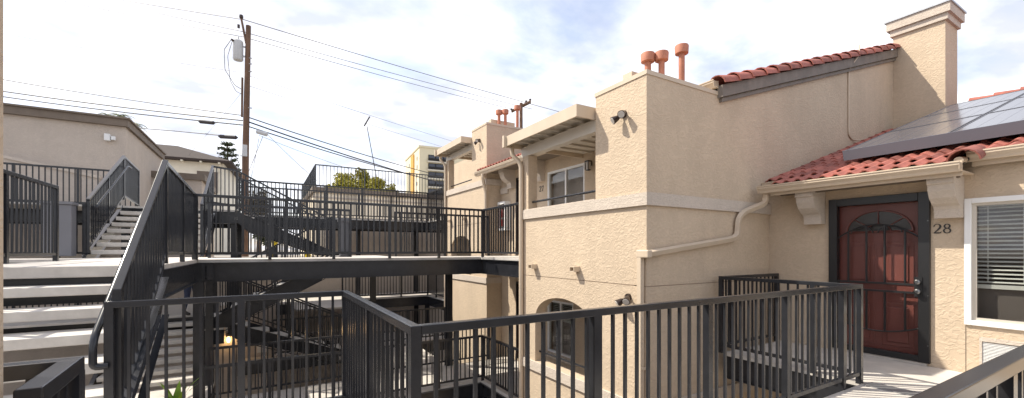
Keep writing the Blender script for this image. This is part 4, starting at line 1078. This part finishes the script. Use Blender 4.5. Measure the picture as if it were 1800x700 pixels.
lines = [  # y at left border, at pole, and at right end (px,py), radius
    ('topmost thin wire left of the pole', (-180, -70, 30), (424, 34, P), .020, 'wire_thin', .1),
    ('topmost thin wire right of the pole', (426, 34, P), (1010, 204, 34), .020, 'wire_thin', .1),
    ('second thin wire from the top, left of the pole', (-100, -66, 30), (432, 57, P), .017, 'wire_thin', .1),
    ('second thin wire from the top, right of the pole', (434, 58, P), (935, 192, 36), .017, 'wire_thin', .1),
    ('third thin wire from the top, left of the pole', (-100, -45, 30), (432, 66, P), .017, 'wire_thin', .1),
    ('third thin wire from the top, right of the pole', (434, 67, P), (900, 192, 36), .017, 'wire_thin', .1),
    ('faint middle wire left of the pole', (-60, 47, 30), (428, 128, P), .011, 'wire_thin', .1),
    ('faint middle wire right of the pole, upper', (440, 134, P), (800, 250, 34), .011, 'wire_thin', .05),
    ('faint middle wire right of the pole, lower', (440, 152, P), (790, 262, 34), .010, 'wire_thin', .05),
    ('dark cable left of the pole, uppermost of the cable bundle', (-120, 117, 28), (426, 203, P), .027, 'wire', .15),
    ('dark cable left of the pole, middle of the cable bundle', (-120, 141, 28), (426, 212, P), .038, 'wire', .15),
    ('dark cable left of the pole, carrying the splice case', (-120, 151, 28), (426, 220, P), .034, 'wire', .15),
    ('dark cable right of the pole, uppermost of the cable bundle', (438, 207, P), (830, 322, 40), .030, 'wire', .25),
    ('dark cable right of the pole, middle of the cable bundle', (438, 215, P), (830, 335, 40), .040, 'wire', .25),
    ('dark cable right of the pole, lowest of the cable bundle', (438, 223, P), (820, 330, 40), .032, 'wire', .25),
    ('low service cable left of the pole', (180, 222, 30), (385, 238, P), .026, 'wire', -.05),
    ('thin service drop from pole to the roofs at lower right', (455, 238, P), (690, 320, 34), .010, 'wire', .15),
    ('thin service drop from pole falling to the trees', (462, 240, P), (425, 330, 25), .012, 'wire', .05),
    ('short service drop beside the splice box', (455, 244, P), (440, 320, 25), .010, 'wire', .05),
    ('diagonal guy wire from pole to the white house', (427, 160, P), (330, 275, 31), .007, 'wire_thin', .05),
    ('thin diagonal drop right of the pole', (470, 236, P), (560, 320, 30), .010, 'wire', .08),
]
for lb, p, q, r, mt_, sg_ in lines: wire(lb, at(*p), at(*q), sg_, r, mt_)
def case(label, p, q, r, material):
    p, q = at(*p), at(*q); d = q - p
    tag(part('splice_case', MB().tube([p, p + d * .06, p + d * .1, p + d * .9, p + d * .94, q], [.03, .06, r, r, .06, .03], 10), material, smooth=True), label, 'splice case')
case('dark splice case hanging on the cable left of the pole', (349, 213.5, P), (378, 216.5, P), .10, 'wire')
case('dark long splice case on the low cable next to the pole', (384, 240, P), (418, 242, P), .10, 'wire')
case('pale grey splice box on the cable right of the pole', (450, 231, P), (471, 237, P), .11, 'transformer')
# second pole behind the farther block
P2 = thing('utility_pole', 'distant utility pole with crossarm behind the farther block', 'utility pole', tuple(at(915, 300, 40).xy) + (T,))
q = at(916, 187, 40)
part('pole_shaft', MB().tube([(q.x, q.y, T), (q.x, q.y, q.z + .3)], [.22, .15], 12), 'wood_pole', P2, smooth=True)
part('crossarm', MB().tube([at(899, 195, 40.3), at(933, 178, 39.7)], .10, 6), 'wood_pole', P2)
part('crossarm', MB().tube([at(899, 197.5, 40.5), at(933, 180.5, 39.9)], .08, 6), 'wood_pole', P2)
for px, py in ((899, 193), (907, 189), (925, 179), (932, 176)): part('insulator', MB().tube([at(px, py + 1, 40), at(px, py - 1.8, 40)], .11, 6), 'bronze', P2)
P3 = thing('utility_pole', 'thin distant pole with slanted crossarm above the roof terrace', 'utility pole', tuple(at(660, 300, 42).xy) + (T,))
part('pole_shaft', MB().tube([at(668, 345, 42), at(645, 222, 42)], [.045, .035], 6), 'wire', P3)
part('crossarm', MB().tube([at(640, 222, 42), at(650, 205, 42)], .07, 6), 'wire', P3)

# ------------------------------------------------------------------ vegetation
def leaf_cloud(n, blobs, size, seed, flat=.3):
    r = random.Random(seed); mb = MB()
    tot = sum(b_[3] * b_[4] * b_[5] for b_ in blobs)
    for (cx, cy_, cz, rx, ry, rz__) in blobs:
        m_ = int(n * rx * ry * rz__ / tot)
        for _ in range(m_):
            u = Vector((r.gauss(0, 1), r.gauss(0, 1), r.gauss(0, 1))).normalized() * (r.random() ** .45)
            c = Vector((cx + u.x * rx, cy_ + u.y * ry, cz + u.z * rz__))
            d = Vector((r.gauss(0, 1), r.gauss(0, 1), r.gauss(0, 1) * .7 + .5)).normalized()
            e = d.cross(Vector((r.gauss(0, 1), r.gauss(0, 1), r.gauss(0, 1)))).normalized()
            s = size * r.uniform(.6, 1.35); w = s * .42
            nn = d.cross(e) * s * .12
            mb.add([c - d * s, c + e * w + nn, c + d * s, c - e * w + nn], [(0, 1, 2, 3)])
    return mb
def cluster(cx, cy_, cz, rx, ry, rz__, k, seed, sub=.42):
    r = random.Random(seed); out = []
    for _ in range(k):
        u = Vector((r.gauss(0, 1), r.gauss(0, 1), r.gauss(0, 1))).normalized() * r.uniform(.3, .95)
        f_ = r.uniform(.6, 1.15) * sub
        out.append((cx + u.x * rx, cy_ + u.y * ry, cz + u.z * rz__, rx * f_, ry * f_, rz__ * f_))
    return out
def tree(name, label, base, blobs, n, size, leafmat, seed, cat='tree', trunk_r=.12, group=None, zt=None):
    t = thing(name, label, cat, base, group)
    x, y, z = base; zt = zt or max(b_[2] for b_ in blobs)
    tm = MB().tube([(x, y, z), (x + .05, y, z + (zt - z) * .5), (x, y + .05, zt)], [trunk_r, trunk_r * .8, trunk_r * .35], 8)
    r = random.Random(seed)
    for b_ in blobs[:8]:
        zz = z + (zt - z) * r.uniform(.4, .8); tm.tube([(x, y, zz), ((x + b_[0]) / 2, (y + b_[1]) / 2, (zz + b_[2]) / 2 + .05), (b_[0], b_[1], b_[2])], [trunk_r * .45, trunk_r * .3, trunk_r * .1], 5)
    part('trunk', tm, 'bark', t, smooth=True)
    part('crown', leaf_cloud(n, blobs, size, seed), leafmat, t)
    return t
c = at(612, 325, 30)
tree('shrub', 'bright yellow-green bush at the left behind the terrace railing', (c.x, c.y + 1.5, 2.9), cluster(c.x, c.y + 1.5, 4.40, 1.45, 1.0, 1.05, 30, 1), 7000, .11, 'leaf_bright', 11, 'bush', .06, 'bushes behind the terrace railing')
c = at(643, 322, 30)
tree('shrub', 'taller pointed yellow-green bush in the middle behind the terrace railing', (c.x, c.y + 1.2, 2.9), cluster(c.x, c.y + 1.2, 4.65, .95, .8, 1.3, 24, 2), 5200, .11, 'leaf_bright', 12, 'bush', .06, 'bushes behind the terrace railing')
c = at(674, 326, 30)
tree('shrub', 'low yellow-green bush at the right behind the terrace railing', (c.x, c.y + 1.0, 2.9), cluster(c.x, c.y + 1.0, 4.35, 1.3, .9, .95, 26, 3), 5600, .11, 'leaf_bright', 13, 'bush', .06, 'bushes behind the terrace railing')
c = at(440, 355, 30)
tree('tree', 'dark russet-green tree right of the utility pole', (c.x + .5, c.y, T), cluster(c.x + .3, c.y, 3.0, .85, .9, 1.5, 26, 5), 3600, .11, 'leaf_russet', 15, trunk_r=.16)
c = at(470, 385, 24)
tree('tree', 'low dark shrub beneath the back railing right of the pole', (c.x, c.y, T), cluster(c.x, c.y, .9, .8, .8, 1.0, 16, 6), 2000, .10, 'leaf_dark', 16, 'bush', .08)
# araucaria
t = thing('conifer', 'tall star-branched conifer behind the white house', 'tree', tuple(at(400, 300, 55).xy) + (T,))
c0 = at(400, 300, 55)
part('trunk', MB().tube([(c0.x, c0.y, T), (c0.x, c0.y, 14.0)], [.35, .06], 10), 'bark', t, smooth=True)
r = random.Random(8); fol = MB(); brm = MB()
for lv in range(13):
    z = 5.0 + lv * .72; L = (14.6 - z) * .31 + .35
    for k in range(7):
        a = 2 * math.pi * (k + r.random() * .4) / 7 + lv * .5
        d = Vector((math.cos(a), math.sin(a), .30)); base = Vector((c0.x, c0.y, z)); tip = base + d * L * r.uniform(.85, 1.1)
        brm.tube([base, tip], [.06, .02], 4, caps=False)
        for j in range(26):
            tt = r.uniform(.25, 1.0); p = base.lerp(tip, tt)
            o = Vector((r.gauss(0, .13), r.gauss(0, .13), r.gauss(.03, .08))); e_ = Vector((r.gauss(0, 1), r.gauss(0, 1), r.gauss(0, .4))).normalized(); f_ = e_.cross(Vector((r.gauss(0, 1), r.gauss(0, 1), 1))).normalized()
            fol.add([p + o - e_ * .22, p + o + f_ * .09, p + o + e_ * .22, p + o - f_ * .09], [(0, 1, 2, 3)])
part('branches', brm, 'bark', t); part('crown', fol, 'leaf_pine', t)
# palms
for i, (px, py, d, lb) in enumerate(((190, 200, 50, 'small palm crown peeking over the grey-beige roof, left one'), (212, 201, 52, 'brighter palm crown peeking over the grey-beige roof'), (236, 216, 46, 'dark palm fronds at the right end of the grey-beige roof'))):
    c = at(px, py, d); t = thing('palm_tree', lb, 'palm', (c.x, c.y, T), 'palms behind the grey-beige roof')
    part('trunk', MB().tube([(c.x, c.y, T), (c.x + .1, c.y, c.z - .2)], [.2, .14], 10), 'bark', t, smooth=True)
    fr = MB(); r = random.Random(40 + i)
    for k in range(22):
        a = r.uniform(0, 6.28); up = r.uniform(-.2, 1.0); L = r.uniform(.9, 1.4); pts = []
        for j in range(7):
            tt = j / 6; pts.append(Vector((c.x + math.cos(a) * L * tt, c.y + math.sin(a) * L * tt, c.z - .15 + up * tt - .9 * tt * tt)))
        side = Vector((-math.sin(a), math.cos(a), 0))
        for j in range(6):
            m_ = (pts[j] + pts[j + 1]) / 2
            for s_ in (-1, 1):
                for q_ in (0, .5):
                    b0 = pts[j].lerp(pts[j + 1], q_); dd = (pts[j + 1] - pts[j]).normalized()
                    tip = b0 + side * s_ * .30 * (1 - j / 9) + dd * .20 + Vector((0, 0, -.10))
                    fr.add([b0 - dd * .03, b0 + dd * .05, tip], [(0, 1, 2)])
    part('crown', fr, 'leaf_palm', t)
# lime strap-leaved plant at the stair foot
t = thing('potted_plant', 'lime green strap-leaved plant on the lower landing', 'plant', (-1.08, 7.6, Z2))
part('pot', MB().tube([(-1.08, 7.6, Z2), (-1.08, 7.6, Z2 + .35)], [.14, .19], 14), 'vent', t, smooth=True)
lf = MB(); r = random.Random(3)
for k in range(9):
    a = r.uniform(0, 6.28); L = r.uniform(.6, .95); b0 = Vector((-1.08, 7.6, Z2 + .33)); d = Vector((math.cos(a), math.sin(a) * .5, 0)); sd = Vector((-d.y, d.x, 0)).normalized()
    ps = [b0 + d * (L * .35 * u_ * u_) + Vector((0, 0, L * 1.15 * u_ - .35 * L * u_ * u_)) for u_ in (0, .25, .5, .75, 1)]
    ws = (.025, .045, .05, .035, .004)
    vs_ = [p + sd * w_ for p, w_ in zip(ps, ws)] + [p - sd * w_ for p, w_ in zip(ps, ws)]
    lf.add(vs_, [(i, i + 1, 6 + i, 5 + i) for i in range(4)])
part('leaves', lf, 'leaf_lime', t)

# ------------------------------------------------------------------ small things in the back court
for i, (x, y, lb) in enumerate(((.35, 18.2, 'yellow bollard seen through the upper railing'), (1.45, 17.9, 'yellow bollard at the right, partly hidden behind the walkway edge'))):
    t = thing('bollard', lb, 'bollard', (x, y, T))
    part('post_tube', MB().tube([(x, y, T), (x, y, T + .80 - .3 * i), (x, y, T + .85 - .3 * i)], [.10, .10, .05], 14), 'yellow', t, smooth=True)
    part('base_plate', MB().box(x - .16, x + .16, y - .16, y + .16, T + .002, T + .02), 'galv', t)

# ------------------------------------------------------------------ worker on the lower stair
def person(label, x, y, z):
    me = bpy.data.meshes.new('person')
    J = [(0, 0, .94, .15, .12),          # 0 pelvis
         (.06, 0, 1.10, .15, .11), (.20, 0, 1.28, .17, .12), (.30, 0, 1.40, .12, .09), (.36, 0, 1.46, .06, .06), (.42, 0, 1.56, .085, .10), (.45, 0, 1.66, .07, .08),  # spine, neck, head
         (.0, .10, .86, .10, .10), (.05, .12, .48, .065, .065), (-.02, .13, .10, .045, .045), (.10, .14, .04, .045, .035), (.17, .14, .03, .035, .025),
         (.0, -.10, .86, .10, .10), (.02, -.14, .48, .065, .065), (-.06, -.16, .10, .045, .045), (.05, -.17, .04, .045, .035), (.13, -.17, .03, .035, .025),
         (.30, .20, 1.38, .06, .06), (.40, .26, 1.14, .045, .045), (.55, .20, .98, .035, .035), (.60, .18, .93, .035, .025),
         (.30, -.20, 1.38, .06, .06), (.42, -.26, 1.14, .045, .045), (.57, -.20, .99, .035, .035), (.62, -.18, .94, .035, .025)]
    Ed = [(0,1),(1,2),(2,3),(3,4),(4,5),(5,6),(0,7),(7,8),(8,9),(9,10),(10,11),(0,12),(12,13),(13,14),(14,15),(15,16),(3,17),(17,18),(18,19),(19,20),(3,21),(21,22),(22,23),(23,24)]
    # fingers: five short chains rooted in each palm
    for hand, sy in ((20, 1), (24, -1)):
        hx, hy, hz = J[hand][:3]
        for k in range(5):
            o_ = (k - 2) * .016; i0 = len(J)
            if k == 0: J += [(hx - .01, hy - sy * .03, hz + .0, .010, .010), (hx + .02, hy - sy * .05, hz - .03, .008, .008)]
            else: J += [(hx + .05, hy + sy * o_, hz - .03, .010, .010), (hx + .065 + .005 * (k % 3), hy + sy * o_, hz - .075, .008, .008)]
            Ed += [(hand, i0), (i0, i0 + 1)]
    ca, sa = math.cos(rad(-35)), math.sin(rad(-35))
    V = [(j[0] * ca - j[1] * sa, j[0] * sa + j[1] * ca, j[2]) for j in J]
    me.from_pydata(V, Ed, []); me.update()
    tmp = bpy.data.objects.new('person', me); C.objects.link(tmp)
    sk = tmp.modifiers.new('skin', 'SKIN')
    for i, j in enumerate(J): me.skin_vertices[0].data[i].radius = (j[3], j[4])
    me.skin_vertices[0].data[0].use_root = True
    sb = tmp.modifiers.new('sub', 'SUBSURF'); sb.levels = 2; sb.render_levels = 2
    bpy.context.view_layer.update()
    dg = bpy.context.evaluated_depsgraph_get(); body = bpy.data.meshes.new_from_object(tmp.evaluated_get(dg))
    bpy.data.objects.remove(tmp)
    for mname in ('jeans', 'hivis', 'skin', 'boot', 'hair'): body.materials.append(M[mname])
    for p in body.polygons:
        c_ = p.center; p.use_smooth = True
        fx2 = c_.x * ca + c_.y * sa; fy2 = -c_.x * sa + c_.y * ca
        if c_.z < .11: p.material_index = 3
        elif c_.z < .98 and abs(fy2) < .26 and fx2 < .32: p.material_index = 0
        elif c_.z > 1.62 and fx2 < .50: p.material_index = 4
        elif c_.z > 1.47 or (fx2 > .46): p.material_index = 2
        else: p.material_index = 1
    o = bpy.data.objects.new('person', body); C.objects.link(o); o.location = (x, y, z + E); WL[o.name] = Vector(o.location)
    tag(o, label, 'person')
    # face details
    def F(px_, py_, pz_): return (x + px_ * ca - py_ * sa, y + px_ * sa + py_ * ca, z + pz_)
    for s_ in (-1, 1):
        part('eye', MB().tube([F(.50, s_ * .032, 1.60), F(.515, s_ * .032, 1.60)], [.012, .008], 8), 'white', o)
        part('ear', MB().tube([F(.41, s_ * .085, 1.56), F(.42, s_ * .10, 1.60), F(.41, s_ * .09, 1.62)], [.012, .018, .01], 6), 'skin', o)
    part('nose', MB().tube([F(.505, 0, 1.59), F(.535, 0, 1.55)], [.008, .015], 6), 'skin', o)
    part('mouth', MB().tube([F(.505, -.025, 1.52), F(.512, 0, 1.518), F(.505, .025, 1.52)], .006, 5), 'red', o)
person('worker in dark jeans and lime vest standing on the lower stair landing', -1.62, 13.55, Z5)
print('objects', len(bpy.data.objects))
